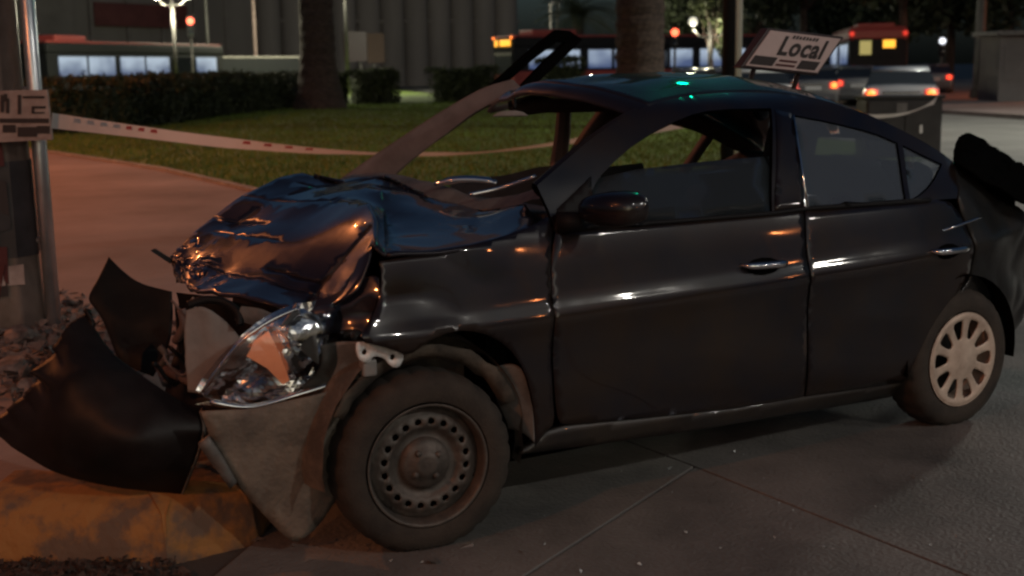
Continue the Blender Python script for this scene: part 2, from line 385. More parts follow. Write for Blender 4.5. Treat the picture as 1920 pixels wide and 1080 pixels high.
# raised median: pavement left, lawn right of a kerb line
KER = [(-9, 2.55), (-1.30, .70), (-.78, .36), (-.46, .40), (-.33, .62), (-.33, 2.2), (1.3, 3.6), (14.1, 9.9), (14.7, 10.9), (26, 42)]
med = [(a, b) for a, b in KER] + [(60, 120), (-60, 120), (-60, 2.55)]
KIN = [(-9, 2.86), (-1.17, 1.02), (-.70, .72), (-.62, .72), (-.62, .75), (-.62, 2.3), (1.2, 3.75)]
pav = struct(flat('pavement', KIN + [(3.2, 6), (3.35, 11.5), (3.4, 15.5), (2.9, 21), (1.5, 31), (-2, 48), (-60, 120), (-60, 14)], .14, M['pave'], th=.16))
lawn = struct(flat('lawn', [(1.35, 3.65), (14.05, 9.95), (14.65, 10.95), (26, 42), (50, 120), (-58, 120), (-2, 48.1), (1.55, 31), (2.95, 21), (3.45, 15.5), (3.4, 11.5), (3.25, 6)], .15, M['grass'], th=.16))
lawn2 = struct(flat('earth_verge', [(-60, 1.5), (-9, -1.2), (-1.9, .0), (-1.0, .12), (-.85, .42), (-1.25, .74), (-9, 2.6), (-60, 12)], .018, M['dirt'], th=.03))
# kerb stones along the near edge, painted yellow, one worn block after another
kp = [Vector((a, b, 0)) for a, b in KER]
kerb = thing('kerb', 'chipped yellow painted kerb under the torn bumper', 'kerb', (-.8, .5, 0), world=True)
def kerbstone(a, b, m, par, h=.165, wd=.16):
    t = (b - a).normalized(); n = Vector((t.y, -t.x, 0)); V = []; ns = 9; prof = [(.0, -.02), (.012, .06), (.035, h - .06), (.075, h - .018), (.13, h), (wd, h), (wd + .02, -.02)]
    L = (b - a).length - .012
    for i in range(ns):
        p = a + t * (.006 + L * i / (ns - 1))
        for k, (o_, z) in enumerate(prof):
            jit = noise.noise(Vector((p.x * 4, p.y * 4, z * 9 + k))) * .014 + noise.noise(Vector((p.x * 17, p.y * 17, z * 20))) * .007
            V.append(p - n * (o_ - jit * (k < 5)) + Vector((0, 0, z + jit * (0 < k))))
    m_ = len(prof); F = [(i * m_ + k, (i + 1) * m_ + k, (i + 1) * m_ + k + 1, i * m_ + k + 1) for i in range(ns - 1) for k in range(m_ - 1)]
    F += [tuple(range(m_)), tuple(reversed(range((ns - 1) * m_, ns * m_)))]
    o = obj('kerb_stone', V, F, m, par, True); mod(o, 'EDGE_SPLIT', split_angle=R(50)); return o
def along(pts, step):
    out = [pts[0]]
    for a, b in zip(pts, pts[1:]):
        L = (b - a).length; k = max(1, round(L / step)); out += [a + (b - a) * i / k for i in range(1, k + 1)]
    return out
ks = along(kp[:6], .62)
for a, b in zip(ks, ks[1:]): kerbstone(a, b, M['kerb'], kerb, .225, .30)
gk = thing('kerb', 'plain grey kerb of the lawn running along the side road', 'kerb', (8, 7, 0), world=True)
ks = along(kp[5:10], 1.2)
for a, b in zip(ks, ks[1:]): kerbstone(a, b, M['kerbplain'], gk, .16, .14)
# kerb between pavement and lawn (low edging)
ek = thing('edging', 'low concrete edging between orange lit pavement and lawn', 'edging', (3.3, 12, .14), world=True)
ep = along([Vector(q) for q in ((3.2, 6, .14), (3.35, 11.5, .14), (3.4, 15.5, .14), (2.9, 21, .14), (1.5, 31, .14))], 1.6)
for a, b in zip(ep, ep[1:]):
    t = (b - a).normalized(); n = Vector((t.y, -t.x, 0)) * .05; v = [a + t * .01 - n, b - t * .01 - n, b - t * .01 + n, a + t * .01 + n]
    V = v + [q + Vector((0, 0, .035)) for q in v]
    obj('edging_block', V, [(4, 5, 6, 7), (0, 1, 5, 4), (1, 2, 6, 5), (2, 3, 7, 6), (3, 0, 4, 7)], M['kerbplain'], ek)
# far pavement on the right with its kerb
_a = gnd(1700, 201, .14); _b = gnd(1990, 221, .14)
fpv = struct(flat('far_pavement', [(_a.x, _a.y), (_b.x, _b.y), (_b.x + 60, _b.y + 10), (_a.x + 60, _a.y + 45), (_a.x + 14, _a.y + 22)], .14, M['pave'], th=.16))
# grass blades
V = []; F = []
def inlawn(x, y):
    return inside((x, y), [(1.5, 4.2), (13.8, 10.3), (14.5, 11.4), (24, 40), (24, 60), (1, 60), (1.6, 31), (3, 21), (3.5, 15.5), (3.45, 11.5), (3.3, 6)])
n = 0
while n < 60000:
    d = 5 + 50 * rnd.random() ** 1.3; px = rnd.uniform(40, 1500); p = far(px, d)
    if not inlawn(p.x, p.y): n += .2; continue
    n += 1; h = rnd.uniform(.03, .075); a = rnd.uniform(0, 6.28); wd = .006 + d * .0006; k = len(V)
    q = Vector((math.cos(a) * wd, math.sin(a) * wd, 0)); b = Vector((p.x, p.y, .148))
    V += [b - q, b + q, b + Vector((rnd.gauss(0, .02), rnd.gauss(0, .02), h))]; F.append((k, k + 1, k + 2))
gb = obj('grass', V, F, M['blade']); gb['kind'] = 'stuff'; gb['label'] = 'short trampled grass of the dark lawn'; gb['category'] = 'grass'

# ================================================================== THE CRASHED CAR
YC = .83
_prof = pchip([(.16, .13), (.22, .075), (.28, .045), (.36, .026), (.50, .008), (.62, -.002), (.70, -.012), (.745, -.021), (.757, -.0215), (.772, -.017), (.80, -.003), (.86, .012), (.95, .032),
               (1.02, .052), (1.06, .072), (1.20, .132), (1.36, .215), (1.42, .262), (1.455, .325), (1.48, .42)])
def S(x, z):                                                      # outer skin of the car's left side: y for (x along the car, z up)
    lo = min(1, max(0, (1.02 - z) / .2)); zz = z - .022 * (x - 1.0) * lo
    y = _prof(zz)
    y += .028 * ((x - 1.15) / 1.3) ** 2 - .008
    if x < -.1: y += .14 * ((-.1 - x) / .7) ** 2
    if x > 2.1: y += .10 * ((x - 2.1) / .8) ** 2
    if z > 1.02: y += max(0, x - 1.5) * .055 * (z - 1.02) / .4
    y += .005 * noise.noise(Vector((x * 1.7, z * 2.3, 4.2))) + .0015 * noise.noise(Vector((x * 5, z * 6, 1.2)))
    cr = max(0, min(1, (.35 - x) / .5))                             # the fender is bent by the crash
    if cr > 0: y += cr * (.030 * noise.noise(Vector((x * 3.1, z * 2.7, 1.1))) + .020 * fold((x, 0, z), 3.6, 2))
    cr = max(0, min(1, (x - 2.62) / .2))
    if cr > 0: y += cr * (.04 * noise.noise(Vector((x * 3, z * 3, 9))) + .015 * fold((x, 0, z), 5, 5))
    return y
def onS(px, py):
    y = .05
    for _ in range(25):
        p = at(px, py, y); y = min(.6, max(-.1, .5 * y + .5 * (S(p.x, p.z) if px < 1850 else .09)))
    p = at(px, py, y); return (p.x, p.z)
def PX(*pts): return [onS(a, b) for a, b in pts]
car = thing('crashed_car', 'wrecked dark sedan with crumpled hood and missing windscreen on the road', 'car', (1.2, YC, 0), world=True)
def panel(name, outline, holes=(), m=None, parent=car, off=0., th=.018, res=.03, mirror=False, smooth=True, fn=None):
    v2, F = sheet2d(outline, holes, res)
    V = []
    for q in v2:
        y = (fn or S)(q.x, q.y) + off; V.append((q.x, (2 * YC - y) if mirror else y, q.y))
    if mirror: F = [tuple(reversed(q)) for q in F]
    o = obj(name, V, F, m, parent, smooth)
    if th:
        o.data.materials.append(M['dark']); mod(o, 'SOLIDIFY', thickness=th, offset=-1, material_offset_rim=1 if m == M['paint'] else 0)
    return o
BELT = PX((1042, 432), (1100, 429), (1240, 421), (1430, 404), (1520, 392), (1700, 378), (1760, 374))
RAILP = [(1008, 348), (1060, 302), (1110, 260), (1170, 220), (1230, 194), (1300, 179), (1380, 173), (1460, 175), (1550, 191), (1630, 216), (1700, 248), (1755, 279), (1786, 302)]
RAIL = PX(*RAILP)
def H(*pts): return [at(a, b, y) for a, b, y in pts]
# --- doors (skin below the windows)
fd_out = PX((1042, 432), (1100, 429), (1240, 421), (1430, 404), (1506, 393), (1510, 480), (1511, 600), (1508, 735), (1507, 744), (1380, 765), (1280, 776), (1150, 789), (1062, 797), (1046, 792), (1040, 740), (1036, 640), (1033, 520), (1036, 470))
rd_out = PX((1509, 393), (1600, 385), (1700, 378), (1775, 372), (1800, 400), (1818, 440), (1824, 480), (1816, 522), (1792, 552), (1768, 596), (1748, 650), (1736, 706), (1620, 727), (1510, 743), (1514, 600), (1513, 480))
fdoor = panel('front_door', smoothpoly(fd_out, 1, (0, 4, 8)), m=M['paint'], res=.028)
rdoor = panel('rear_door', smoothpoly(rd_out, 1, (0, 13)), m=M['paint'], res=.028)
# --- side frame with window openings (pillars and cant rail)
fw = PX((1106, 378), (1112, 352), (1136, 318), (1200, 262), (1285, 218), (1340, 205), (1447, 203), (1449, 300), (1449, 398), (1240, 414), (1108, 421))
rw = PX((1490, 216), (1560, 229), (1640, 249), (1684, 268), (1700, 374), (1512, 388), (1504, 320))
qw = PX((1694, 272), (1735, 293), (1768, 308), (1748, 348), (1720, 372), (1708, 374))
fr_out = [(q.x, q.y) for q in crline([Vector(r_) for r_ in RAIL], 5)] + PX((1800, 325), (1795, 372)) + [BELT[5], BELT[4], BELT[3], BELT[2], BELT[1], BELT[0]] + PX((1030, 395))
A_in = fr_out
fw = smoothpoly(fw, 1, (0, 6, 8, 10)); rw = smoothpoly(rw, 1, (0, 3, 4, 5)); qw = smoothpoly(qw, 1, (0, 2, 5))
side_frame = panel('side_frame', A_in, [fw, rw, qw], M['paint'], off=.004, th=.016, res=.018); mod(side_frame, 'EDGE_SPLIT', split_angle=R(40))
fin = [(q.x, q.y) for q in crline([Vector(r_) for r_ in RAIL], 5)]; xh = onS(1225, 196)[0]
far_out = [q for q in fin if q[0] > xh] + PX((1800, 325), (1795, 372), (1700, 378), (1520, 392), (1450, 402), (1449, 300), (1447, 203), (1340, 205), (1285, 214), (1250, 206))
far_frame = panel('far_side_frame', far_out, [rw, qw], M['inner'], off=.004, th=.05, res=.03, mirror=True)
panel('b_pillar_trim', PX((1453, 205), (1484, 212), (1502, 300), (1508, 388), (1454, 396)), m=M['paint'], off=.001, th=.004)
MB().tube([(*(lambda q: (q[0], S(*q) - .004, q[1]))(onS(a, b)),) for a, b in ((1487, 217), (1494, 260), (1503, 320), (1513, 388))], .004, 8).build('window_channel', M['chrome'], car, True)
# --- window glass
panel('front_window', PX((1108, 378), (1114, 352), (1128, 334), (1200, 318), (1330, 303), (1448, 293), (1449, 398), (1240, 414), (1108, 421)), m=M['glassf'], off=.016, th=.003, res=.06, parent=fdoor)['label'] = 'half lowered front window glass'
panel('rear_window', rw, m=M['glassr'], off=.016, th=0, res=.06, parent=rdoor)
panel('quarter_window', qw, m=M['glassr'], off=.016, th=0, res=.06, parent=rdoor)
panel('window_seal', PX((1040, 424), (1108, 419), (1240, 412), (1449, 395), (1512, 386), (1700, 373), (1745, 370), (1745, 377), (1512, 393), (1449, 402), (1240, 419), (1040, 431)), m=M['trim'], off=-.007, th=.012, parent=fdoor)
# --- sill, fender, quarter panel
panel('sill', PX((1024, 812), (1062, 800), (1280, 779), (1380, 768), (1505, 747), (1732, 710), (1730, 734), (1663, 746), (1400, 791), (1280, 811), (1000, 849), (972, 853), (1000, 835)), m=M['dirtypaint'], off=.002, th=.03, res=.03)
fen = PX((712, 490), (780, 478), (850, 467), (930, 447), (1000, 424), (1032, 400), (1034, 440), (1031, 520), (1033, 640), (1036, 740), (1040, 795), (1026, 806), (1003, 838), (1004, 800), (999, 750), (984, 694), (952, 648), (900, 622), (850, 619), (802, 640), (766, 668), (735, 655), (668, 636), (690, 610), (712, 560), (716, 520))
fender = panel('front_fender', smoothpoly(fen, 1, (0, 12)), m=M['paint'], th=.012, res=.022)
ql = PX((1796, 372), (1790, 330), (1788, 304), (1800, 310), (1840, 370), (1868, 420), (1872, 480), (1878, 560), (1900, 590), (1908, 560), (1900, 620), (1890, 592), (1862, 566), (1826, 556), (1790, 568), (1786, 560), (1816, 522), (1828, 480), (1822, 440), (1804, 400))
panel('rear_quarter', PX((1790, 305), (1806, 312), (1846, 338), (1890, 362), (1960, 392), (2010, 430), (2020, 600), (1990, 690), (1925, 700), (1908, 660), (1902, 620), (1886, 588), (1858, 566), (1826, 556), (1800, 562), (1796, 556), (1819, 524), (1828, 480), (1822, 440), (1804, 400), (1797, 372)), m=M['rearpaint'], th=.012, res=.025)['label'] = 'dented rear quarter behind the rear wheel'
# far side lower body (seen through the windows and under the hood)
panel('far_side_panel', [(.38, .3), (2.3, .24), (2.42, .6), (2.62, .7), (2.75, 1.0), (2.4, 1.05), (.4, 1.03)], m=M['innerdark'], off=.01, th=.06, res=.08, mirror=True)
# --- door handles
for (a, b, par) in (((1388, 498), (1470, 492), fdoor), ((1746, 472), (1808, 464), rdoor)):
    p0 = onS(*a); p1 = onS(*b); pts = []
    for i in range(9):
        t = i / 8; x = p0[0] + (p1[0] - p0[0]) * t; z = p0[1] + (p1[1] - p0[1]) * t
        pts.append((x, S(x, z) - .012 - .026 * math.sin(math.pi * min(1, max(0, t)) ) ** .5 if 0 < t < 1 else S(x, z) + .004, z))
    MB().tube(pts, [.009, .012, .014, .014, .014, .014, .015, .016, .012], 10).build('handle', M['chrome'], par, True)
    xm = (p0[0] + p1[0]) / 2; zm = (p0[1] + p1[1]) / 2 - .008
    ell = [(xm + .085 * math.cos(t * .5236), zm + .032 * math.sin(t * .5236)) for t in range(12)]
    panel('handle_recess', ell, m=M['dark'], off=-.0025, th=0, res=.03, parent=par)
# --- roof between the two rails; dented waves at the front
def rail3(i): x, z = RAIL[i]; return Vector((x, S(x, z) + .004, z))
fineR = crline([rail3(i) for i in range(len(RAIL))], 6)
i0 = min(range(len(fineR)), key=lambda i: abs(fineR[i].x - onS(1215, 199)[0]))
i1 = min(range(len(fineR)), key=lambda i: abs(fineR[i].x - 2.12))
def loft(name, a, b, m, crown, par, wave=0., nt_=40, th=.012):
    V = []; st = list(range(a, b + 1))
    for i in st:
        p = fineR[i]
        for k in range(nt_ + 1):
            t = k / nt_; y = p.y + (2 * YC - 2 * p.y) * t; s = 1 - abs(2 * t - 1) ** 2.6
            z = p.z + crown * s
            x = p.x
            if wave:
                ff = max(0, 1 - (i - a) / (len(st) * .75))
                x -= .10 * (1 - (2 * t - 1) ** 2) * ff                         # the header bows forward in plan
                z += wave * ff * s * (noise.noise(Vector((x * 3.2, y * 2.6, 3))) + .5 * fold((x, y, 0), 3.3, 4)) + wave * .25 * s * noise.noise(Vector((x * 2.2, y * 3, 8)))
            V.append((x, y, z))
    n = nt_ + 1; F = [(r_ * n + k, (r_ + 1) * n + k, (r_ + 1) * n + k + 1, r_ * n + k + 1) for r_ in range(len(st) - 1) for k in range(nt_)]
    o = obj(name, V, F, m, par, True)
    if th: mod(o, 'SOLIDIFY', thickness=th, offset=-1)
    return o
roof = loft('roof', i0, i1, M['roofpaint'], .080, car, .024, th=.02)
loft('rear_windscreen', i1, len(fineR) - 1, M['glassw'], .075, car, th=0)
# rolled front edge of the roof over the missing windscreen
V = []; rv_ = roof.data.vertices
for k in range(41):
    p = Vector(rv_[k].co); e = 1 - abs(2 * k / 40 - 1) ** 4; dz = .010 * noise.noise(Vector((k * .22, 0, 2)))
    V += [p + Vector((.012, 0, .001)), p + Vector((-.016, 0, -.006 + dz * .5)), p + Vector((-.036, 0, -.018 + dz)), p + Vector((-.055, 0, -.036 + dz)), p + Vector((-.060, 0, -.050 + dz)), p + Vector((-.04, 0, -.054)), p + Vector((.10, 0, -.030))]
o = obj('windscreen_header', V, [(i * 7 + k, i * 7 + k + 1, (i + 1) * 7 + k + 1, (i + 1) * 7 + k) for i in range(40) for k in range(6)], M['roofpaint'], car, True)
# near and far windscreen pillars as solid members
for side, nm in ((0, 'windscreen_pillar'),):
    pts = [Vector(p) for p in fineR[0:i0 + 1:3]]
    if side: pts = [Vector((p.x, 2 * YC - p.y, p.z)) for p in pts]
    V = []; sgn = -1 if side else 1
    for j, p in enumerate(pts):
        t_ = (pts[min(j + 1, len(pts) - 1)] - pts[max(j - 1, 0)]).normalized(); nz = Vector((-t_.z, 0, t_.x)); wI = .045 if not side else .14
        V += [p + nz * .012 + Vector((0, .004 * sgn, 0)), p - nz * .05 + Vector((0, -.0 * sgn + .012 * sgn, 0)), p - nz * .045 + Vector((0, wI * sgn, 0)), p + nz * .0 + Vector((0, wI * .95 * sgn, 0))]
    obj(nm, V, [(i * 4 + k, (i + 1) * 4 + k, (i + 1) * 4 + (k + 1) % 4, i * 4 + (k + 1) % 4) for i in range(len(pts) - 1) for k in range(4)], M['paint'] if not side else M['inner'], car, False).modifiers.new('bevel', 'BEVEL').width = .012
V, F = crgrid([H((634, 340, 1.56), (700, 294, 1.53), (790, 234, 1.48), (862, 190, 1.44), (908, 166, 1.41), (960, 150, 1.38)), H((676, 344, 1.52), (738, 298, 1.49), (826, 240, 1.44), (884, 200, 1.41), (930, 178, 1.38), (976, 166, 1.36)), H((722, 346, 1.50), (772, 300, 1.47), (840, 250, 1.42), (894, 210, 1.39), (950, 186, 1.36), (1000, 182, 1.34))], 4)
o = obj('far_windscreen_pillar', V, F, M['inner'], car, True); mod(o, 'SOLIDIFY', thickness=.03, offset=0)
p = at(957, 212, .83); T = Matrix.Translation(p) @ Matrix.Rotation(R(-30), 4, 'Z')
o = MB().add([T @ Vector((x, y, z)) for y in (-.010, .010) for x, z in [(-.075, -.012), (-.06, -.014), (.06, -.014), (.075, -.012), (.05, .004), (.02, .010), (-.02, .010), (-.05, .004)]], [tuple(range(8)), tuple(reversed(range(8, 16)))] + [(i, 8 + i, 8 + (i + 1) % 8, (i + 1) % 8) for i in range(8)]).build('interior_mirror', M['lightgrey'], car, True, bevel=.006)
MB().tube([p + Vector((.02, 0, .02)), at(965, 186, .86)], .008, 8).build('mirror_stalk', M['trim'], o, True)
# --- bent window frame of the far front door, standing up beyond the roof
fo = [(868, 205), (920, 160), (985, 102), (1042, 56), (1066, 58), (1090, 74), (1060, 104), (1012, 150), (988, 166), (980, 160), (1030, 108), (1062, 80), (1046, 78), (1000, 112), (940, 166), (900, 196)]
q = [at(a, b, 1.62) for a, b in fo]; V = [Vector((p.x, 1.60 + .03 * i / 16, p.z)) for i, p in enumerate(q)] + [Vector((p.x, 1.635 + .03 * i / 16, p.z)) for i, p in enumerate(q)]; n = len(q)
obj('bent_door_frame', V, [tuple(range(n)), tuple(reversed(range(n, 2 * n)))] + [(i, n + i, n + (i + 1) % n, (i + 1) % n) for i in range(n)], M['dark'], car)['label'] = 'bent frame of the far front door sticking up past the roof'
MB().tube([at(1058, 203, 1.44), at(1055, 250, 1.52), at(1048, 300, 1.60), at(1040, 370, 1.62)], [.034, .038, .042, .045], 8).build('far_door_post', M['inner'], car, False)
# --- hood: buckled sheet, one diagonal ridge, crushed lip in front
rows = [H((628, 574, .15), (560, 580, .32), (480, 564, .51), (410, 553, .70), (362, 546, .90), (338, 542, 1.08), (329, 538, 1.24)),
        H((642, 556, .20), (592, 552, .44), (520, 536, .65), (450, 520, .84), (395, 506, 1.03), (348, 496, 1.20), (318, 490, 1.30)),
        H((650, 540, .20), (604, 532, .47), (530, 516, .69), (460, 502, .88), (402, 492, 1.07), (352, 486, 1.23), (322, 484, 1.32)),
        H((674, 502, .17), (645, 486, .45), (580, 468, .68), (515, 456, .88), (458, 446, 1.07), (405, 440, 1.25), (362, 440, 1.38)),
        H((695, 466, .12), (684, 438, .38), (645, 414, .63), (582, 410, .88), (512, 420, 1.09), (446, 424, 1.28), (398, 412, 1.42)),
        H((702, 464, .09), (704, 416, .36), (692, 380, .61), (634, 378, .88), (565, 380, 1.10), (505, 380, 1.30), (452, 370, 1.445)),
        H((724, 482, .06), (722, 446, .34), (722, 404, .59), (716, 356, .86), (652, 352, 1.10), (588, 352, 1.32), (522, 336, 1.48)),
        H((900, 460, .05), (885, 425, .32), (850, 402, .55), (790, 370, .83), (716, 334, 1.11), (642, 344, 1.34), (566, 326, 1.50)),
        H((1008, 426, .06), (985, 386, .30), (905, 392, .54), (806, 372, .84), (724, 338, 1.13), (648, 348, 1.36), (580, 328, 1.51))]
hr = random.Random(5)
for ri, row in enumerate(rows):                                  # buckles: push the nodes in and out along the line of sight
    for ci in range(1, 6):
        k_ = (.034 if ri > 3 else .020) * hr.uniform(-1, 1) if ri > 0 else .01 * hr.uniform(-1, 1)
        row[ci] = row[ci] + (row[ci] - CAM) * (k_ / 3.2)
V, F = crgrid(rows, 12)
VL = [rows[min(i // 12, 7)][min(j // 12, 5)].lerp(rows[min(i // 12, 7)][min(j // 12, 5) + 1], j / 12 - min(j // 12, 5)).lerp(rows[min(i // 12, 7) + 1][min(j // 12, 5)].lerp(rows[min(i // 12, 7) + 1][min(j // 12, 5) + 1], j / 12 - min(j // 12, 5)), i / 12 - min(i // 12, 7)) for i in range(97) for j in range(73)]
V = [a.lerp(b, .84) for a, b in zip(V, VL)]
nu = 73
for i, p in enumerate(V):
    r_, c_ = divmod(i, nu); fr_ = r_ / 96
    a = max(0, 1 - fr_ * 2.2)
    p += Vector((.25, .1, 1)) * (.006 * a * fold(p, 5.5, 1) + .012 * fold(p, 2.4, 3) + .016 * (1 - .6 * a) * (noise.voronoi(p * 3.1)[0][0] - .3) + .050 * a * max(0, (c_ - 36) / 36) * (noise.voronoi(p * 9)[0][0] - .3) + .020 * a * max(0, (c_ - 36) / 36) * fold(p, 16, 2) + .002 * noise.noise(p * 9))
F = [tuple(reversed(q)) for q in F]
hood = obj('hood', V, F, M['hood'], car, True); mod(hood, 'DECIMATE', ratio=.28); mod(hood, 'EDGE_SPLIT', split_angle=R(9)); mod(hood, 'SOLIDIFY', thickness=.012, offset=-1)
# torn strip hanging off the hood's far corner
V = H((282, 470, 1.3), (290, 466, 1.3), (322, 486, 1.28), (318, 494, 1.28)); V = V + [p + Vector((.01, .02, -.004)) for p in V]
obj('torn_strip', V, [(0, 1, 2, 3), (7, 6, 5, 4), (0, 4, 5, 1), (1, 5, 6, 2), (2, 6, 7, 3), (3, 7, 4, 0)], M['trim'], hood)
# near fold flap of the hood dropping to the headlight
rows = [H((700, 462, .115), (690, 470, .13), (676, 480, .16)), H((690, 500, .10), (672, 520, .12), (652, 540, .15)), H((672, 545, .10), (645, 562, .12), (622, 574, .155))]
V, F = crgrid(rows, 5); o = obj('hood_flap', V, F, M['hood'], hood, True); mod(o, 'SOLIDIFY', thickness=.01, offset=0)
# --- cowl, dashboard, steering wheel, seats
V, F = crgrid([H((1010, 372, .28), (905, 396, .52), (806, 376, .82), (724, 345, 1.12), (600, 345, 1.45)), H((1035, 345, .33), (930, 372, .55), (830, 350, .85), (760, 330, 1.12), (690, 325, 1.42)), H((1045, 350, .38), (950, 380, .6), (850, 372, .85), (790, 348, 1.1), (720, 340, 1.4))], 6)
for p in V: p += Vector((0, 0, 1)) * .012 * fold(p, 6, 8)
obj('cowl', V, F, M['greyplast'], car, True)
MB().tube(crline(H((815, 345, .82), (860, 337, .76), (905, 338, .70), (932, 344, .66)), 5), [.01] * 3 + [.016] * 10 + [.012] * 3, 8).build('wiper_arm', M['chrome'], car, True)
MB().tube(crline(H((880, 365, .6), (940, 352, .55), (1005, 330, .45)), 5), .008, 8).build('wiper_blade', M['chrome'], car, True)
rbox('dashboard', (.42, 1.22, .26), (.82, YC, .90), (0, R(8), 0), M['dash'], car, .07)
T = Matrix.Translation((1.10, .50, .90)) @ Matrix.Rotation(R(-65), 4, 'Y')
MB().add([T @ Vector((math.cos(a) * (.18 + .016 * math.cos(b)), math.sin(a) * (.18 + .016 * math.cos(b)), .016 * math.sin(b))) for a in [k * math.pi / 16 for k in range(32)] for b in [j * math.pi / 4 for j in range(8)]],
         [(k * 8 + j, ((k + 1) % 32) * 8 + j, ((k + 1) % 32) * 8 + (j + 1) % 8, k * 8 + (j + 1) % 8) for k in range(32) for j in range(8)]).lathe([(.055, -.03), (.06, .0), (.05, .02)], 16, T).build('steering_wheel', M['trim'], car, True)
for y, dx, rec in ((.45, .12, 14), (1.21, .16, 48)):
    s = rbox('seat', (.5, .48, .14), (1.45 + dx, y, .50), (0, R(-6), 0), M['fabric'], car, .05)
    tr_ = R(rec); hx, hz = 1.66 + dx, .56
    rbox('backrest', (.15, .46, .60), (hx + math.sin(tr_) * .30, y, hz + math.cos(tr_) * .30), (0, tr_, 0), M['fabric'], s, .06)
    rbox('headrest', (.10, .26, .18), (hx + math.sin(tr_) * .70, y, hz + math.cos(tr_) * .70), (0, tr_, 0), M['fabric'], s, .045)
s = rbox('rear_bench', (.46, 1.2, .16), (2.2, YC, .55), (0, R(-6), 0), M['fabric'], car, .05)
rbox('bench_back', (.14, 1.2, .55), (2.46, YC, .88), (0, R(20), 0), M['fabric'], s, .05)
V = H((1558, 290, .40), (1648, 305, .42), (1652, 324, .40), (1600, 306, .38)); o = obj('painted_window_reflection', V, [(0, 1, 2, 3)], M['white'], car); mod(o, 'SOLIDIFY', thickness=.01)  # pale strip behind the glass, stands in for lamp reflections in the rear window
# airbag curtain hanging inside the far windows
V, F = crgrid([[Vector((.85, 1.42, 1.10)), Vector((1.1, 1.43, 1.09)), Vector((1.35, 1.44, 1.12)), Vector((1.6, 1.43, 1.10)), Vector((1.9, 1.42, 1.11))], [Vector((.82, 1.40, .98)), Vector((1.1, 1.36, .98)), Vector((1.35, 1.38, .98)), Vector((1.6, 1.36, .98)), Vector((1.9, 1.38, .98))], [Vector((.82, 1.40, .8)), Vector((1.1, 1.38, .8)), Vector((1.35, 1.4, .8)), Vector((1.6, 1.38, .8)), Vector((1.9, 1.4, .8))]], 6)
obj('far_door_card', V, F, M['innerdark'], car, True)
# --- floor, underbody, firewall, engine bay
MB().box(.30, 2.35, .14, 1.52, .20, .42).build('underbody', M['dark'], car, bevel=.03)
MB().box(.28, .36, .12, 1.54, .22, 1.0).build('firewall', M['dark'], car)
rbox('engine_block', (.5, .7, .42), (.0, .85, .56), (0, R(5), R(6)), M['trim'], car, .05)
rbox('battery_box', (.2, .22, .22), (.02, .36, .74), (R(6), 0, R(12)), M['trim'], car, .015)
V, F = crgrid([H((352, 582, .62), (392, 578, .58), (452, 640, .52)), H((352, 650, .6), (395, 660, .55), (440, 690, .48)), H((356, 735, .55), (378, 742, .5), (392, 745, .44))], 8)
for p in V: p += Vector((-1, -.4, 0)) * .01 * fold(p, 8, 2)
o = obj('radiator_panel', V, F, M['lightgrey'], car, True); mod(o, 'SOLIDIFY', thickness=.02)
V, F = crgrid([H((330, 548, 1.0), (420, 560, .85), (520, 590, .62), (570, 590, .5)), H((336, 600, 1.0), (420, 620, .8), (500, 650, .6), (540, 640, .5)), H((320, 700, .95), (400, 720, .7), (470, 740, .55), (530, 700, .45)), H((300, 800, .9), (380, 830, .65), (470, 830, .5), (540, 800, .4))], 8)
for p in V: p += Vector((-.8, -.5, .2)) * .03 * fold(p, 6, 4)
obj('crushed_radiator', V, F, M['bumperin'], car, True)
V, F = crgrid([H((450, 575, .50), (490, 580, .46), (540, 600, .42)), H((440, 600, .50), (480, 612, .46), (520, 625, .42))], 6)
for p in V: p += Vector((0, -1, .3)) * .025 * fold(p, 9, 6)
obj('torn_bracket', V, F, M['greyplast'], car, True)
MB().tube(crline(H((298, 688, .85), (330, 702, .72), (372, 722, .58), (402, 742, .48)), 5), .018, 10).build('crash_bar', M['inner'], car, True)
MB().tube(crline(H((352, 572, .6), (385, 562, .58), (420, 566, .55), (446, 585, .5), (450, 610, .48)), 5), .014, 9).build('hose', M['trim'], car, True)
MB().tube(crline(H((300, 650, .8), (312, 668, .78), (300, 690, .8), (310, 720, .7)), 5), .012, 9).build('hose', M['greyplast'], car, True)
MB().tube(crline(H((330, 640, .85), (345, 610, .8), (340, 580, .8)), 5), .016, 9).build('hose', M['inner'], car, True)
for k in range(9):
    a0, b0, y0 = rnd.uniform(300, 420), rnd.uniform(560, 720), rnd.uniform(.62, .85); pts = [(a0, b0, y0)]
    for _ in range(3): a0 += rnd.uniform(-45, 55); b0 += rnd.uniform(-40, 45); y0 += rnd.uniform(-.06, .03); pts.append((min(470, max(285, a0)), min(745, max(552, b0)), max(.5, y0)))
    MB().tube(crline(H(*pts), 6), rnd.uniform(.004, .009), 7).build('cable', M[('trim', 'inner', 'greyplast')[k % 3]], car, True)
for k in range(12):
    p = at(332 + k * 7, 600 + k * 3, .93 - k * .016); MB().box(p.x - .003, p.x + .003, p.y - .01, p.y + .01, p.z - .20, p.z + .05, None).build('radiator_fin', M['trim'], car)
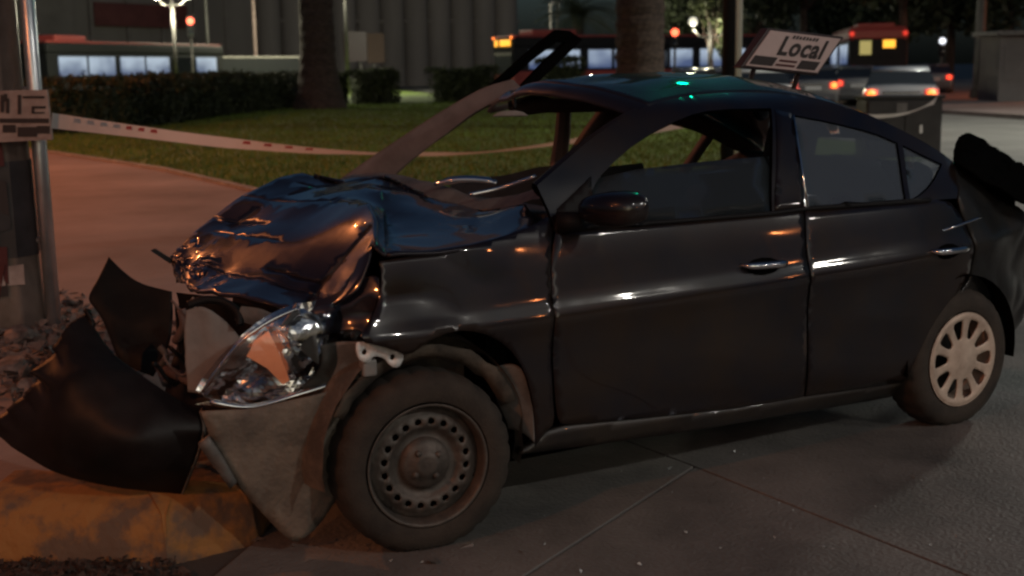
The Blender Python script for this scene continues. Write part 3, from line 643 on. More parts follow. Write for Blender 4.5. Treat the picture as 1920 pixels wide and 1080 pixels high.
# --- headlight: crushed housing, reflector bowl, painted orange reflection, clear lens, chrome lower strip
hlo = [(376, 738), (410, 692), (452, 640), (505, 602), (556, 578), (618, 566), (672, 572), (700, 596), (694, 640), (672, 690), (640, 716), (560, 742), (470, 766), (402, 756)]
def HY(x, z):                                                     # depth of the lamp face
    return .17 + .42 * max(0, -.30 - x) - .05 * math.sin(min(1, max(0, (x + .75) / .6)) * math.pi) * math.sin(min(1, max(0, (z - .6) / .25)) * math.pi)
def onH(px, py):
    y = .2
    for _ in range(25):
        p = at(px, py, y); y = .5 * y + .5 * HY(p.x, p.z)
    return (p.x, p.z)
hout = smoothpoly([onH(a, b) for a, b in hlo], 1, (0, 5))
v2, F = sheet2d(hout, (), .014)
house = obj('headlight', [(q.x, HY(q.x, q.y) + .055 + .028 * fold((q.x, 0, q.y), 6, 3) + .006 * fold((q.x, 0, q.y), 16, 5), q.y) for q in v2], F, M['refl'], car, False)
house['label'] = 'smashed chrome headlight with a broken clear lens'
lens = obj('lens', [(q.x, HY(q.x, q.y) - .018 + .006 * fold((q.x, 0, q.y), 7, 3), q.y) for q in v2], F, M['lens'], house, True)
cx, cz = onH(572, 640); T = Matrix.Translation((cx, HY(cx, cz) + .085, cz)) @ Matrix.Rotation(R(12), 4, 'Z') @ Matrix.Rotation(R(80), 4, 'X')
MB().lathe([(.074, .075), (.07, .068), (.066, .045), (.052, .015), (.03, -.008), (.012, -.012), (.012, .01), (.001, .014)], 32, T, True).build('reflector_bowl', M['chrome'], house, True)
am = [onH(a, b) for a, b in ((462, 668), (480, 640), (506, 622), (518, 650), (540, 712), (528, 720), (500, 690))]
v2, F = sheet2d(am, (), .02); o = obj('painted_orange_reflection', [(q.x, HY(q.x, q.y) + .006 + .5 * (q.y - .72) * .3 + .008 * fold((q.x, 0, q.y), 9, 1), q.y) for q in v2], F, M['amber'], house, False); mod(o, 'SOLIDIFY', thickness=.01)  # glowing patch stands in for orange lamp light mirrored in the chrome
st = crline([Vector((onH(a, b)[0], HY(*onH(a, b)) - .008, onH(a, b)[1])) for a, b in ((392, 752), (470, 762), (560, 738), (632, 714), (668, 690))], 6)
MB().tube(st, [.006] + [.011] * (len(st) - 2) + [.006], 8).build('chrome_strip', M['chrome'], house, True)
st = crline([Vector((onH(a, b)[0], HY(*onH(a, b)) - .004, onH(a, b)[1])) for a, b in ((380, 734), (412, 688), (456, 636), (508, 600), (560, 577))], 6)
MB().tube(st, .007, 8).build('chrome_rim', M['chrome'], house, True)
for k in range(16):                                                  # jagged splinters of lens and reflector
    a, b = rnd.uniform(400, 690), rnd.uniform(585, 750)
    if not inside((a, b), hlo) or inside((a, b), [(440, 690), (480, 610), (530, 610), (560, 730), (500, 730)]): continue
    x, z = onH(a, b); c = Vector((x, HY(x, z) + .015, z)); s = rnd.uniform(.012, .035)
    v = [c + Vector((rnd.gauss(0, s), rnd.gauss(0, s * .6), rnd.gauss(0, s))) for _ in range(4)]
    obj('splinter', v, [(0, 1, 2), (0, 2, 3), (0, 3, 1), (1, 3, 2)], M['chrome'] if k % 3 else M['lightgrey'], house)
# band of bent paint between headlight and fender, and over the lamp
V, F = crgrid([H((560, 572, .28), (620, 556, .20), (690, 520, .12), (712, 520, .08)), H((590, 590, .22), (640, 574, .16), (698, 548, .09), (716, 560, .06)), H((612, 600, .2), (650, 598, .14), (694, 590, .09), (708, 600, .06)), H((606, 630, .19), (640, 622, .14), (672, 620, .10), (690, 640, .07))], 7)
for p in V: p += Vector((-.3, -.8, .2)) * .010 * fold(p, 8, 9)
o = obj('bent_fender_lip', V, F, M['hood'], car, True); mod(o, 'SOLIDIFY', thickness=.008)
V, F = crgrid([H((600, 648, .17), (640, 640, .12), (690, 640, .08)), H((600, 690, .18), (650, 690, .13), (676, 680, .1)), H((560, 728, .2), (640, 712, .16), (668, 700, .12))], 6)
for p in V: p += Vector((-.3, -.8, .2)) * .016 * fold(p, 10, 4)
o = obj('torn_lamp_shroud', V, F, M['greyplast'], car, True); mod(o, 'SOLIDIFY', thickness=.006)
# --- white bracket with two bolt holes
bo = [(667, 644), (674, 640), (700, 644), (752, 660), (759, 670), (752, 686), (742, 691), (730, 684), (722, 672), (700, 666), (692, 680), (676, 678), (668, 664)]
bx = [(at(a, b, .03).x, at(a, b, .03).z) for a, b in bo]
def circ(px, py, r_): p = at(px, py, .03); return [(p.x + r_ * math.cos(k * .785), p.z + r_ * math.sin(k * .785)) for k in range(8)]
panel('white_bracket', smoothpoly(bx, 1), [circ(683, 660, .010), circ(737, 670, .010)], M['white'], res=.02, th=.008, fn=lambda x, z: .03 + .05 * (x + .15))['label'] = 'white metal bracket with two bolt holes above the front wheel'
p = at(690, 690, .06); MB().box(p.x - .025, p.x + .025, .04, .08, p.z - .025, p.z + .03).build('clip', M['lightgrey'], car, bevel=.008)
# --- wheel arch liner
V = []
for k in range(25):
    a = R(-15 + 205 * k / 24)
    for y, rr in ((.05, .372), (.14, .385), (.28, .38)):
        j = .012 * noise.noise(Vector((a * 4, y * 9, 2)))
        V.append((.01 + math.cos(a) * (rr + j), y, .325 + math.sin(a) * (rr + j) * (1.0 + .06 * (math.sin(a) > 0))))
    V.append((.01 + math.cos(a) * .12, .30, .33 + math.sin(a) * .12))
obj('arch_liner', V, [(k * 4 + j, k * 4 + j + 1, (k + 1) * 4 + j + 1, (k + 1) * 4 + j) for k in range(24) for j in range(3)], M['liner'], car, True)
V = []
for k in range(23):
    a = R(22 + 128 * k / 22); j = .010 * noise.noise(Vector((a * 6, 0, 4)))
    for rr, y in ((.322 + j, .075), (.345, .062 + j), (.372 + j, .050)): V.append((.01 + math.cos(a) * rr, y, .318 + math.sin(a) * rr))
o = obj('splash_guard_lip', V, [(k * 3 + j, k * 3 + j + 1, (k + 1) * 3 + j + 1, (k + 1) * 3 + j) for k in range(22) for j in range(2)], M['archlip'], car, True); mod(o, 'SOLIDIFY', thickness=.006)
# grey liner piece standing out behind the front tyre
V, F = crgrid([H((906, 690, .10), (960, 682, .07), (988, 700, .04)), H((930, 740, .12), (975, 745, .06), (1000, 765, .03)), H((950, 800, .14), (982, 810, .07), (1003, 830, .035))], 6)
o = obj('liner_flap', V, F, M['greyplast'], car, True); mod(o, 'SOLIDIFY', thickness=.008)
V = []
for k in range(21):
    a = R(-10 + 200 * k / 20)
    for y, rr in ((.05, .34), (.2, .345), (.3, .2)): V.append((2.6 + math.cos(a) * rr, y, .33 + math.sin(a) * rr))
obj('rear_arch_liner', V, [(k * 3 + j, k * 3 + j + 1, (k + 1) * 3 + j + 1, (k + 1) * 3 + j) for k in range(20) for j in range(2)], M['dark'], car, True)
# --- hanging undertray piece below the headlight
fo = [(376, 772), (420, 770), (470, 768), (560, 748), (640, 728), (668, 716), (660, 790), (650, 860), (636, 930), (600, 985), (562, 1014), (545, 1016), (500, 972), (452, 918), (420, 868), (396, 828)]
def LY(x, z): return .13 + .25 * max(0, -.35 - x) + .18 * max(0, .5 - z) + .012 * fold((x, 0, z), 4, 7)
def onL(px, py):
    y = .2
    for _ in range(25): p = at(px, py, y); y = .5 * y + .5 * LY(p.x, p.z)
    return (p.x, p.z)
panel('hanging_liner', smoothpoly([onL(a, b) for a, b in fo], 1, (0,)), m=M['liner'], res=.03, th=.008, fn=LY)['label'] = 'dirty grey splash panel hanging down in front of the wheel'
panel('liner_rib', [onL(a, b) for a, b in ((368, 832), (388, 818), (412, 852), (440, 902), (428, 914), (400, 876))], m=M['greyplast'], res=.03, th=.02, off=-.02, fn=LY)
# --- mirror
mc = at(1146, 392, -.10)
V = []; ns, nr = 24, 14
for i in range(nr + 1):
    ph = -math.pi / 2 + math.pi * i / nr
    for k in range(ns):
        th_ = 2 * math.pi * k / ns; cx_ = math.copysign(abs(math.cos(ph)) ** .7, 1); sx = math.copysign(abs(math.cos(th_)) ** .75, math.cos(th_)) * cx_; sz = math.copysign(abs(math.sin(th_)) ** .75, math.sin(th_)) * cx_
        x = sx * .066 + (.016 if sx > 0 else 0); z = sz * .058 * (1 - .12 * math.sin(ph)); y = math.sin(ph) * .105
        V.append((mc.x + x - y * .35, mc.y + y, mc.z + z + .10 * x))
mh = obj('side_mirror', V, [(i * ns + k, i * ns + (k + 1) % ns, (i + 1) * ns + (k + 1) % ns, (i + 1) * ns + k) for i in range(nr) for k in range(ns)], M['paint'], car, True)
MB().tube([(mc.x - .05, mc.y + .10, mc.z - .045), (mc.x - .10, .06, mc.z - .055)], [.028, .04], 10).build('mirror_stem', M['trim'], mh, True)
panel('mirror_base', PX((1040, 432), (1046, 390), (1108, 330), (1112, 424)), m=M['trim'], off=-.003, th=.012, parent=mh)
# --- wheels (built about the origin, axle along y, outer face at -y)
def tyre_mesh(rr=.307, wd=.185, n=96):
    prof = [(.205, -.078), (.214, -.092), (.235, -.097), (.262, -.095), (.282, -.086), (.297, -.072), (rr - .003, -.055), (rr, -.02), (rr, .02), (rr - .003, .055), (.297, .072), (.262, .095), (.205, .08)]
    V = []; F = []; m_ = len(prof)
    for k in range(n):
        a = 2 * math.pi * k / n
        for j, (r_, y) in enumerate(prof):
            if 5 <= j <= 10 and k % 4 == 0: r_ -= .007
            flat_ = max(0, -math.sin(a) * r_ - .298)
            V.append((r_ * math.cos(a), y, r_ * math.sin(a) + flat_))
    for k in range(n):
        for j in range(m_ - 1): F.append((k * m_ + j, ((k + 1) % n) * m_ + j, ((k + 1) % n) * m_ + j + 1, k * m_ + j + 1))
    return V, F
def disc(outer, holes, prof, m, name, par, res=.012, th=.006, n=48):
    out = [(outer * math.cos(2 * math.pi * k / n), outer * math.sin(2 * math.pi * k / n)) for k in range(n)]
    v2, F = sheet2d(out, holes, res); pf = pchip(prof)
    o = obj(name, [(q.x, pf(math.hypot(q.x, q.y)), q.y) for q in v2], F, m, par, True)
    if th: mod(o, 'SOLIDIFY', thickness=th, offset=-1)
    return o
def wheel(loc, rz, spin, cap, name, label):
    wh = bpy.data.objects.new(name, None); COL.objects.link(wh); wh.parent = car; wh.matrix_parent_inverse = Matrix.Translation(car.location).inverted()
    wh.location = loc; wh.rotation_euler = (0, spin, rz); wh['label'] = label
    V, F = tyre_mesh(); t = obj('tyre', V, F, M['rubber'], wh, True); mod(t, 'EDGE_SPLIT', split_angle=R(35))
    T = Matrix.Rotation(R(90), 4, 'X')
    MB().lathe([(.207, .094), (.203, .096), (.196, .088), (.190, .06), (.186, .0), (.186, -.07)], 48, T, True).build('rim', M['steel'] if not cap else M['hubcap'], wh, True)
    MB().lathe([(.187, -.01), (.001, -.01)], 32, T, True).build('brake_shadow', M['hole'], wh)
    if not cap:
        hs = []
        for k in range(20):
            a = 2 * math.pi * k / 20; hs.append([(.143 * math.cos(a) + .0125 * math.cos(j * .785), .143 * math.sin(a) + .0125 * math.sin(j * .785)) for j in range(8)])
        disc(.189, hs, [(0, -.066), (.055, -.066), (.072, -.062), (.090, -.046), (.105, -.045), (.125, -.064), (.143, -.068), (.165, -.058), (.178, -.046), (.189, -.045)], M['steel'], 'wheel_disc', wh)
        MB().lathe([(.088, .05), (.086, .058), (.07, .070), (.045, .076), (.04, .084), (.026, .086), (.001, .086)], 40, T, True).build('centre_cap', M['steel'], wh, True)
        for k in range(4):
            a = math.pi / 4 + k * math.pi / 2; MB().lathe([(.011, .06), (.011, .082), (.007, .086), (.001, .086)], 8, Matrix.Translation((.05 * math.cos(a), 0, .05 * math.sin(a))) @ T, True).build('wheel_nut', M['steel'], wh, True)
    else:
        hs = []
        for k in range(10):
            a = 2 * math.pi * k / 10; pts = [(.095, .012), (.12, .021), (.155, .030), (.172, .026), (.176, 0), (.172, -.026), (.155, -.030), (.12, -.021), (.095, -.012), (.09, 0)]
            hs.append([(r_ * math.cos(a) - o_ * math.sin(a), r_ * math.sin(a) + o_ * math.cos(a)) for r_, o_ in pts])
        disc(.204, hs, [(0, -.098), (.03, -.098), (.06, -.094), (.10, -.090), (.17, -.093), (.19, -.098), (.204, -.094)], M['hubcap'], 'hubcap', wh)
    return wh
wheel((0.0, .09, .303), R(-7), R(9), False, 'front_wheel', 'dusty steel front wheel without its hubcap')
wheel((2.6, .142, .303), R(0), R(4), True, 'rear_wheel', 'rear wheel with a ten spoke hubcap')
wheel((0.02, 2 * YC - .09, .303), R(173), 0, False, 'front_wheel', 'far front wheel behind the engine bay')
wheel((2.6, 2 * YC - .092, .303), R(180), 0, True, 'rear_wheel', 'far rear wheel in shadow')
# --- crushed rear end: trunk lid bent up, rear shell, hanging rear bumper end
V, F = crgrid([H((1786, 314, .22), (1788, 290, .40), (1794, 268, .80), (1806, 262, 1.2)), H((1808, 322, .16), (1816, 294, .35), (1824, 274, .75), (1836, 270, 1.2)), H((1850, 352, .14), (1862, 324, .32), (1866, 300, .70), (1880, 296, 1.2)), H((1892, 376, .13), (1904, 352, .30), (1910, 324, .65), (1926, 322, 1.2)), H((1962, 404, .13), (1972, 382, .30), (1975, 362, .60), (1990, 352, 1.2))], 6)
for p in V: p += Vector((.2, -.4, 1)) * (.022 * fold(p, 5, 3) + .03 * (noise.voronoi(p * 5)[0][0] - .3))
o = obj('trunk_lid', V, F, M['dark'], car, True); mod(o, 'EDGE_SPLIT', split_angle=R(15)); mod(o, 'SOLIDIFY', thickness=.015); o['label'] = 'crushed dark trunk lid buckled upward'
MB().box(2.45, 3.25, .30, 1.38, .35, 1.0).build('trunk_interior', M['dark'], car, bevel=.05)
MB().tube(crline(H((1745, 440, .06), (1790, 425, .05), (1838, 408, .08)), 5), .006, 8).build('torn_trim', M['chrome'], car, True)

# ================================================================== THINGS AROUND THE CAR
def text(name, body, size, T, m, parent, shear=0., bold=0., ext=.001, align='CENTER'):
    c = bpy.data.curves.new(name, 'FONT'); c.body = body; c.size = size; c.shear = shear; c.offset = bold; c.extrude = ext; c.align_x = align; c.align_y = 'CENTER'; c.resolution_u = 3; c.space_character = 1.10
    c.materials.append(m); o = bpy.data.objects.new(name, c); COL.objects.link(o); o.parent = parent
    bpy.context.view_layer.update(); me = bpy.data.meshes.new_from_object(o.evaluated_get(bpy.context.evaluated_depsgraph_get())); bpy.data.objects.remove(o); o = bpy.data.objects.new(name, me); COL.objects.link(o); o.parent = parent
    o.matrix_basis = T; o.matrix_parent_inverse = Matrix.Translation(parent.location).inverted() if parent.get('_w') else Matrix.Identity(4); return o
# torn bumper pieces
V, F = crgrid([H((155, 583, .80), (205, 655, .66), (285, 714, .52), (374, 772, .40)), H((112, 632, .74), (175, 700, .56), (272, 762, .42), (380, 806, .36)), H((74, 690, .72), (150, 760, .50), (262, 822, .37), (368, 856, .36)), H((40, 742, .78), (118, 820, .54), (232, 872, .42), (352, 896, .40)), H((-24, 800, .88), (84, 876, .62), (212, 912, .50), (340, 927, .46))], 10)
for p in V: p += Vector((-.5, -.8, .1)) * (.022 * fold(p, 3, 2) + .010 * fold(p, 7, 4) + .004 * noise.noise(p * 11))
for r_ in range(41):
    for c_ in range(5):
        V[r_ * 31 + c_] += Vector((.02, .015, 0)) * (5 - c_) * .7 * (noise.noise(Vector((r_ * .22, 0, 3))) + .25 * noise.noise(Vector((r_ * .7, 5, 3))))
bp = obj('torn_bumper', V, F, M['bumper'], None, True); mod(bp, 'SOLIDIFY', thickness=.014, offset=1)
tag(bp, 'large curved black bumper cover lying on the yellow kerb', 'bumper')
st = H((374, 772, .395), (381, 806, .355), (369, 856, .352), (353, 896, .392), (341, 927, .45))
V = []
for p in crline(st, 6): V += [p, p + Vector((.03, .055, .002))]
o = obj('bumper_flange', V, [(2 * i, 2 * i + 1, 2 * i + 3, 2 * i + 2) for i in range(len(V) // 2 - 1)], M['liner'], bp, True); mod(o, 'SOLIDIFY', thickness=.005, offset=0)
V, F = crgrid([H((205, 481, 1.25), (232, 508, 1.18), (268, 532, 1.10), (322, 546, 1.0)), H((186, 520, 1.2), (224, 550, 1.12), (270, 575, 1.03), (324, 590, .95)), H((167, 560, 1.16), (216, 596, 1.06), (265, 620, .98), (318, 640, .9)), H((186, 584, 1.14), (213, 640, 1.0), (256, 664, .93), (300, 680, .86)), H((205, 606, 1.1), (218, 664, .98), (250, 690, .92), (286, 706, .86))], 7)
for p in V: p += Vector((-.5, -.8, .1)) * (.015 * fold(p, 4, 5))
b2 = obj('bumper_fragment', V, F, M['bumperin'], None, True); mod(b2, 'SOLIDIFY', thickness=.006, offset=1)
tag(b2, 'pointed dark bumper fragment standing up between post and hood', 'bumper fragment')
# pole
pb = gnd(20, 610, .14); pl = thing('street_pole', 'thick grimy octagonal post with peeling posters on the pavement', 'pole', pb)
T8 = Matrix.Rotation(R(10), 4, 'Z')
MB().lathe([(.215, -.02), (.20, .35), (.19, 1.0), (.18, 2.2), (.15, 7.5)], 8, T8).build('shaft', M['post'], pl, False, bevel=.012)
MB().lathe([(.206, .42), (.198, .96)], 8, T8, True).build('painted_band', M['postdark'], pl)
rv = _r.copy(); rv.z = 0; rv.normalize()
tb = rv * .262 + Vector((-_f.x, -_f.y, 0)).normalized() * .02
MB().tube([tb * 1.0 + Vector((0, 0, -.02)), tb * .98 + Vector((0, 0, 1.0)), tb * .95 + Vector((0, 0, 3.2))], .042, 14).build('conduit', M['galv'], pl, True)
for z in (.5, 1.35, 2.3): MB().tube([rv * .18 + Vector((0, 0, z)), tb * .97 + Vector((0, 0, z))], .02, 8).build('clamp', M['galv'], pl)
for k in range(14):
    z = rnd.uniform(.25, 1.25); a = math.atan2(-_f.y, -_f.x) + rnd.uniform(-.7, .6); rr = .206
    c = Vector((math.cos(a) * rr, math.sin(a) * rr, z)); t = Vector((-math.sin(a), math.cos(a), 0)); wq, hq = rnd.uniform(.03, .08), rnd.uniform(.04, .12)
    v = [c + t * (sx * wq + rnd.gauss(0, .012)) + Vector((0, 0, sz * hq + rnd.gauss(0, .02))) for sx, sz in ((-1, -1), (1, -1), (1, 1), (-1, 1))]
    o = obj('peeling_sticker', v, [(0, 1, 2, 3)], [M['plate'], M['postdark'], M['redsign'], M['ink']][k % 4], pl); mod(o, 'SOLIDIFY', thickness=.003)
# sign plate on the pole
fwd = Vector((_f.x, _f.y, 0)).normalized(); pc = pb - fwd * .24
sp = thing('sign_plate', 'stained square notice plate fixed to the post', 'sign', (pc.x, pc.y, 0), world=True)
def plate_pt(a, b, off=0.):
    d = ray(a, b); t = ((pc - CAM).dot(fwd)) / d.dot(fwd); return CAM + d * t - fwd * off
q = [plate_pt(*p) for p in ((-70, 172), (88, 168), (98, 262), (-70, 270))]
V = q + [p + fwd * .02 for p in q]
obj('plate', V, [(3, 2, 1, 0), (4, 5, 6, 7), (0, 1, 5, 4), (1, 2, 6, 5), (2, 3, 7, 6), (3, 0, 4, 7)], M['plate'], sp)
def strip(a0, b0, a1, b1, m=M['ink'], nm='print_mark'):
    q = [plate_pt(a, b, .004) for a, b in ((a0, b0), (a1, b0), (a1, b1), (a0, b1))]; o = obj(nm, q, [(0, 1, 2, 3)], m, sp); mod(o, 'SOLIDIFY', thickness=.003)
for s_ in ((2, 178, 8, 210), (8, 176, 14, 190), (12, 184, 18, 212), (34, 178, 40, 214), (60, 199, 86, 203), (60, 203, 65, 212), (60, 210, 84, 212.5), (0, 222, 92, 230), (6, 234, 30, 248), (34, 238, 70, 256), (44, 180, 84, 184), (70, 236, 94, 250), (-40, 180, -10, 215)):
    strip(*s_)
# barrier tape from the pole past the car to the dark cabinet
P0 = plate_pt(97, 226); CABD = 20.0
tp = [P0, farp(250, 247, 9.3), farp(420, 268, 10.2), farp(600, 284, 11.1), farp(760, 289, 12.0), farp(900, 286, 12.8), farp(1050, 268, 13.7), farp(1200, 245, 14.7), farp(1355, 222, 15.8), farp(1540, 220, 17.6), farp(1690, 215, 19.2), farp(1757, 188, 19.8)]
line = crline(tp, 14); V = []; N_ = len(line)
for i, p in enumerate(line):
    t = (line[min(i + 1, N_ - 1)] - line[max(i - 1, 0)]).normalized(); s = i / (N_ - 1)
    tw = R(8) + R(60) * math.exp(-((s - .40) / .20) ** 4) + R(60) * math.exp(-((s - .9) / .1) ** 2) + .25 * noise.noise(Vector((s * 14, 0, 5)))
    side = t.cross(Vector((0, 0, 1))).normalized(); wv = Vector((0, 0, 1)) * math.cos(tw) + side * math.sin(tw)
    wd = (.042 + .03 * min(1, max(0, (s - .5) * 4)))
    V += [p - wv * wd, p, p + wv * wd]
tape = obj('barrier_tape', V, [(3 * i + j, 3 * i + 3 + j, 3 * i + 4 + j, 3 * i + 1 + j) for i in range(N_ - 1) for j in range(2)], M['tapemat'], None, True)
tag(tape, 'white and red barrier tape sagging from the post past the wreck', 'barrier tape')
for i in list(range(4, 18, 2)) + list(range(30, 40, 3)) + list(range(98, 118, 4)):
    a, b, c, d = V[3 * i + 1], V[3 * i + 2], V[3 * i + 5], V[3 * i + 4]; m_ = lambda u, v: a.lerp(d, u).lerp(b.lerp(c, u), v) + Vector((-fwd.x, -fwd.y, 0)) * .004
    obj('red_print', [m_(.1, .15), m_(1.3, .15), m_(1.1, .8), m_(.2, .7)], [(0, 1, 2, 3)], M['redink'], tape)
# roof sign of the taxi, knocked askew
sgp = [Vector(at(a, b, .80)) for a, b in ((1393, 119), (1532, 141), (1577, 69), (1440, 60))]
c0 = (sgp[0] + sgp[1] + sgp[2] + sgp[3]) / 4
ux = ((sgp[1] - sgp[0]) + (sgp[2] - sgp[3])).normalized(); uz = ((sgp[3] - sgp[0]) + (sgp[2] - sgp[1])) / 2
wS = ((sgp[1] - sgp[0]).length + (sgp[2] - sgp[3]).length) / 2; hS = uz.length; shear_ = uz.dot(ux) / hS; un = ux.cross(uz).normalized(); uzp = un.cross(ux).normalized()
sg = thing('roof_sign', 'tilted rooftop taxi sign reading Local above the wreck', 'sign', (c0.x, c0.y, 0), world=True)
def sgpt(a, b, d=0.): return c0 + ux * (a * wS) + uz * b + un * d
MB().add([sgpt(a, b, d) for d in (.004, -.05) for a, b in ((-.52, -.56), (.52, -.56), (.52, .56), (-.52, .56))], [(0, 1, 2, 3), (7, 6, 5, 4), (0, 4, 5, 1), (1, 5, 6, 2), (2, 6, 7, 3), (3, 7, 4, 0)]).build('frame', M['signframe'], sg, bevel=.006)
MB().add([sgpt(a, b, d) for d in (.009, -.01) for a, b in ((-.48, -.49), (.48, -.49), (.48, .49), (-.48, .49))], [(0, 1, 2, 3), (7, 6, 5, 4), (0, 4, 5, 1), (1, 5, 6, 2), (2, 6, 7, 3), (3, 7, 4, 0)]).build('face', M['signface'], sg)
Tt = Matrix(((ux.x, uzp.x, un.x, 0), (ux.y, uzp.y, un.y, 0), (ux.z, uzp.z, un.z, 0), (0, 0, 0, 1)))
text('lettering', 'Local', .118, Matrix.Translation(sgpt(.03, .10, .011)) @ Tt, M['ink'], sg, min(.55, shear_ + .12), .0035)
for a0, b0, a1, b1, m_ in ((-.46, -.44, -.16, -.20, 'ink'), (.16, -.44, .42, -.20, 'ink'), (-.13, -.42, .13, -.36, 'redsign'), (-.12, -.30, .12, -.24, 'redsign')):
    MB().add([sgpt(a, b, .0115) for a, b in ((a0, b0), (a1, b0), (a1, b1), (a0, b1))], [(0, 1, 2, 3)]).build('print_block', M[m_], sg)
for k in range(8):
    a = -.15 + k * .045; MB().add([sgpt(a + q_, b, .0115) for q_, b in ((0, .34), (.03, .34), (.03, .43 if k not in (2, 5) else .40), (0, .43))], [(0, 1, 2, 3)]).build('small_print', M['ink'], sg)
rz_ = 1.50
for a in (-.3, .3):
    b0 = sgpt(a, -.52, -.025); MB().tube([b0, Vector((b0.x, b0.y + .04, 1.44))], .012, 8).build('foot', M['signframe'], sg)
# rubble and fragments by the post
def rock(c, s, seed, name, m, par=None):
    bm = bmesh.new(); bmesh.ops.create_icosphere(bm, subdivisions=2, radius=1)
    sc = Vector((rnd.uniform(.7, 1.3), rnd.uniform(.7, 1.3), rnd.uniform(.45, .8)))
    pl_ = [(Vector((rnd.gauss(0, 1), rnd.gauss(0, 1), rnd.gauss(0, 1))).normalized(), rnd.uniform(.45, .8)) for _ in range(7)]
    for v in bm.verts:
        for n_, d in pl_:
            e = v.co.dot(n_) - d
            if e > 0: v.co -= n_ * e
        v.co = Vector((v.co.x * sc.x, v.co.y * sc.y, v.co.z * sc.z)) * s + Vector((0, 0, 0))
    me = bpy.data.meshes.new(name); bm.to_mesh(me); bm.free(); me.materials.append(m); o = bpy.data.objects.new(name, me); link(o, par); o.location = c; o.rotation_euler = (rnd.uniform(-.5, .5), rnd.uniform(-.5, .5), rnd.uniform(0, 6)); return o
big = [((20, 575), .11), ((78, 592), .09), ((128, 575), .07), ((180, 590), .06), ((40, 640), .13), ((110, 650), .09), ((20, 700), .11), ((150, 660), .075), ((60, 735), .08), ((195, 640), .06)]
where = ['at the foot of the post, left side', 'in front of the post base', 'just right of the post base', 'beside the pointed bumper fragment', 'largest of the heap before the post', 'between post and torn bumper', 'at the frame edge before the post', 'behind the torn bumper tip', 'nearest the torn bumper on the left', 'under the pointed bumper fragment']
for k, ((a, b), s) in enumerate(big):
    p = gnd(a, b, .14); s *= .8; tag(rock((p.x, p.y, .14 + s * .35), s, k, 'concrete_chunk', M['rubble']), 'broken concrete chunk ' + where[k], 'rubble', 'concrete chunks broken from the post base')
bmv = []; bf = []
for k in range(1500):
    a, b = rnd.gauss(70, 100), rnd.triangular(545, 800, 600); p = gnd(a, b, .14); s = rnd.uniform(.006, .032)
    n = len(bmv); bmv += [Vector((p.x, p.y, .14)) + Vector((rnd.gauss(0, s), rnd.gauss(0, s), abs(rnd.gauss(0, s)))) for _ in range(4)]; bf += [(n, n + 1, n + 2), (n, n + 2, n + 3), (n, n + 3, n + 1), (n + 1, n + 3, n + 2)]
o = obj('loose_debris', bmv, bf, M['rubble']); o['kind'] = 'stuff'; o['label'] = 'scattered small debris around the foot of the post'
bmv = []; bf = []
for k in range(90):
    a, b = rnd.uniform(250, 1920), rnd.uniform(820, 1085); p = gnd(a, b, .012)
    if p.y > .5: continue
    s = rnd.uniform(.0015, .006) * (1 if k % 12 else 1.8); n = len(bmv)
    bmv += [Vector((p.x, p.y, .014)) + Vector((rnd.gauss(0, s), rnd.gauss(0, s), abs(rnd.gauss(0, s)))) for _ in range(4)]; bf += [(n, n + 1, n + 2), (n, n + 2, n + 3), (n, n + 3, n + 1), (n + 1, n + 3, n + 2)]
o = obj('glass_crumbs', bmv, bf, M['crumb']); o['kind'] = 'stuff'; o['label'] = 'tiny crumbs of broken glass on the road'
bmv = []; bf = []
for k in range(22):
    a, b = rnd.uniform(420, 1000), rnd.uniform(1000, 1078); p = gnd(a, b, .014); s_ = rnd.uniform(.006, .018); n = len(bmv)
    bmv += [Vector((p.x, p.y, .015)) + Vector((rnd.gauss(0, s_), rnd.gauss(0, s_), abs(rnd.gauss(0, s_ * .3)))) for _ in range(4)]; bf += [(n, n + 1, n + 2), (n, n + 2, n + 3), (n, n + 3, n + 1), (n + 1, n + 3, n + 2)]
o = obj('plastic_crumbs', bmv, bf, M['greyplast']); o['kind'] = 'stuff'; o['label'] = 'small broken plastic crumbs on the road near the front wheel'
# dirt heap at the bottom left, under the kerb
bmv = []; bf = []
for k in range(1100):
    x, y = rnd.uniform(-1.9, -.75), 0; y = .80 - (x + 1.3) * .55 - abs(rnd.gauss(0, .16)) - .1; s = rnd.uniform(.003, .012); n = len(bmv)
    bmv += [Vector((x, y, .02)) + Vector((rnd.gauss(0, s), rnd.gauss(0, s), abs(rnd.gauss(0, s)))) for _ in range(4)]; bf += [(n, n + 1, n + 2), (n, n + 2, n + 3), (n, n + 3, n + 1), (n + 1, n + 3, n + 2)]
o = obj('gutter_dirt', bmv, bf, M['dirt']); o['kind'] = 'stuff'; o['label'] = 'dark soil and leaf litter in the gutter'
# dark cabinet holding the tape
cp = far(1688, 20.6); cb = thing('utility_cabinet', 'dark utility cabinet behind the wreck with tape tied to it', 'cabinet', (cp.x, cp.y, 0), -math.atan2(fwd.x, fwd.y) * 1.0)
MB().box(-.58, .58, -.3, .3, .10, 1.02).build('body', M['cabinet'], cb, bevel=.02); MB().box(-.61, .61, -.33, .33, 1.02, 1.07).build('lid', M['cabinet'], cb, bevel=.015)
MB().box(-.56, .56, -.28, .28, 0, .10).build('plinth', M['kerbplain'], cb)
for x0, x1 in ((-.55, -.01), (.01, .55)):
    d_ = MB().box(x0, x1, -.318, -.302, .14, .99).build('door', M['cabinet'], cb, bevel=.006); MB().box(x0 + .22, x0 + .26, -.34, -.318, .5, .62).build('handle', M['galv'], d_)
MB().box(-.13, .03, -.326, -.319, .80, .96).build('notice', M['lightgrey'], cb)

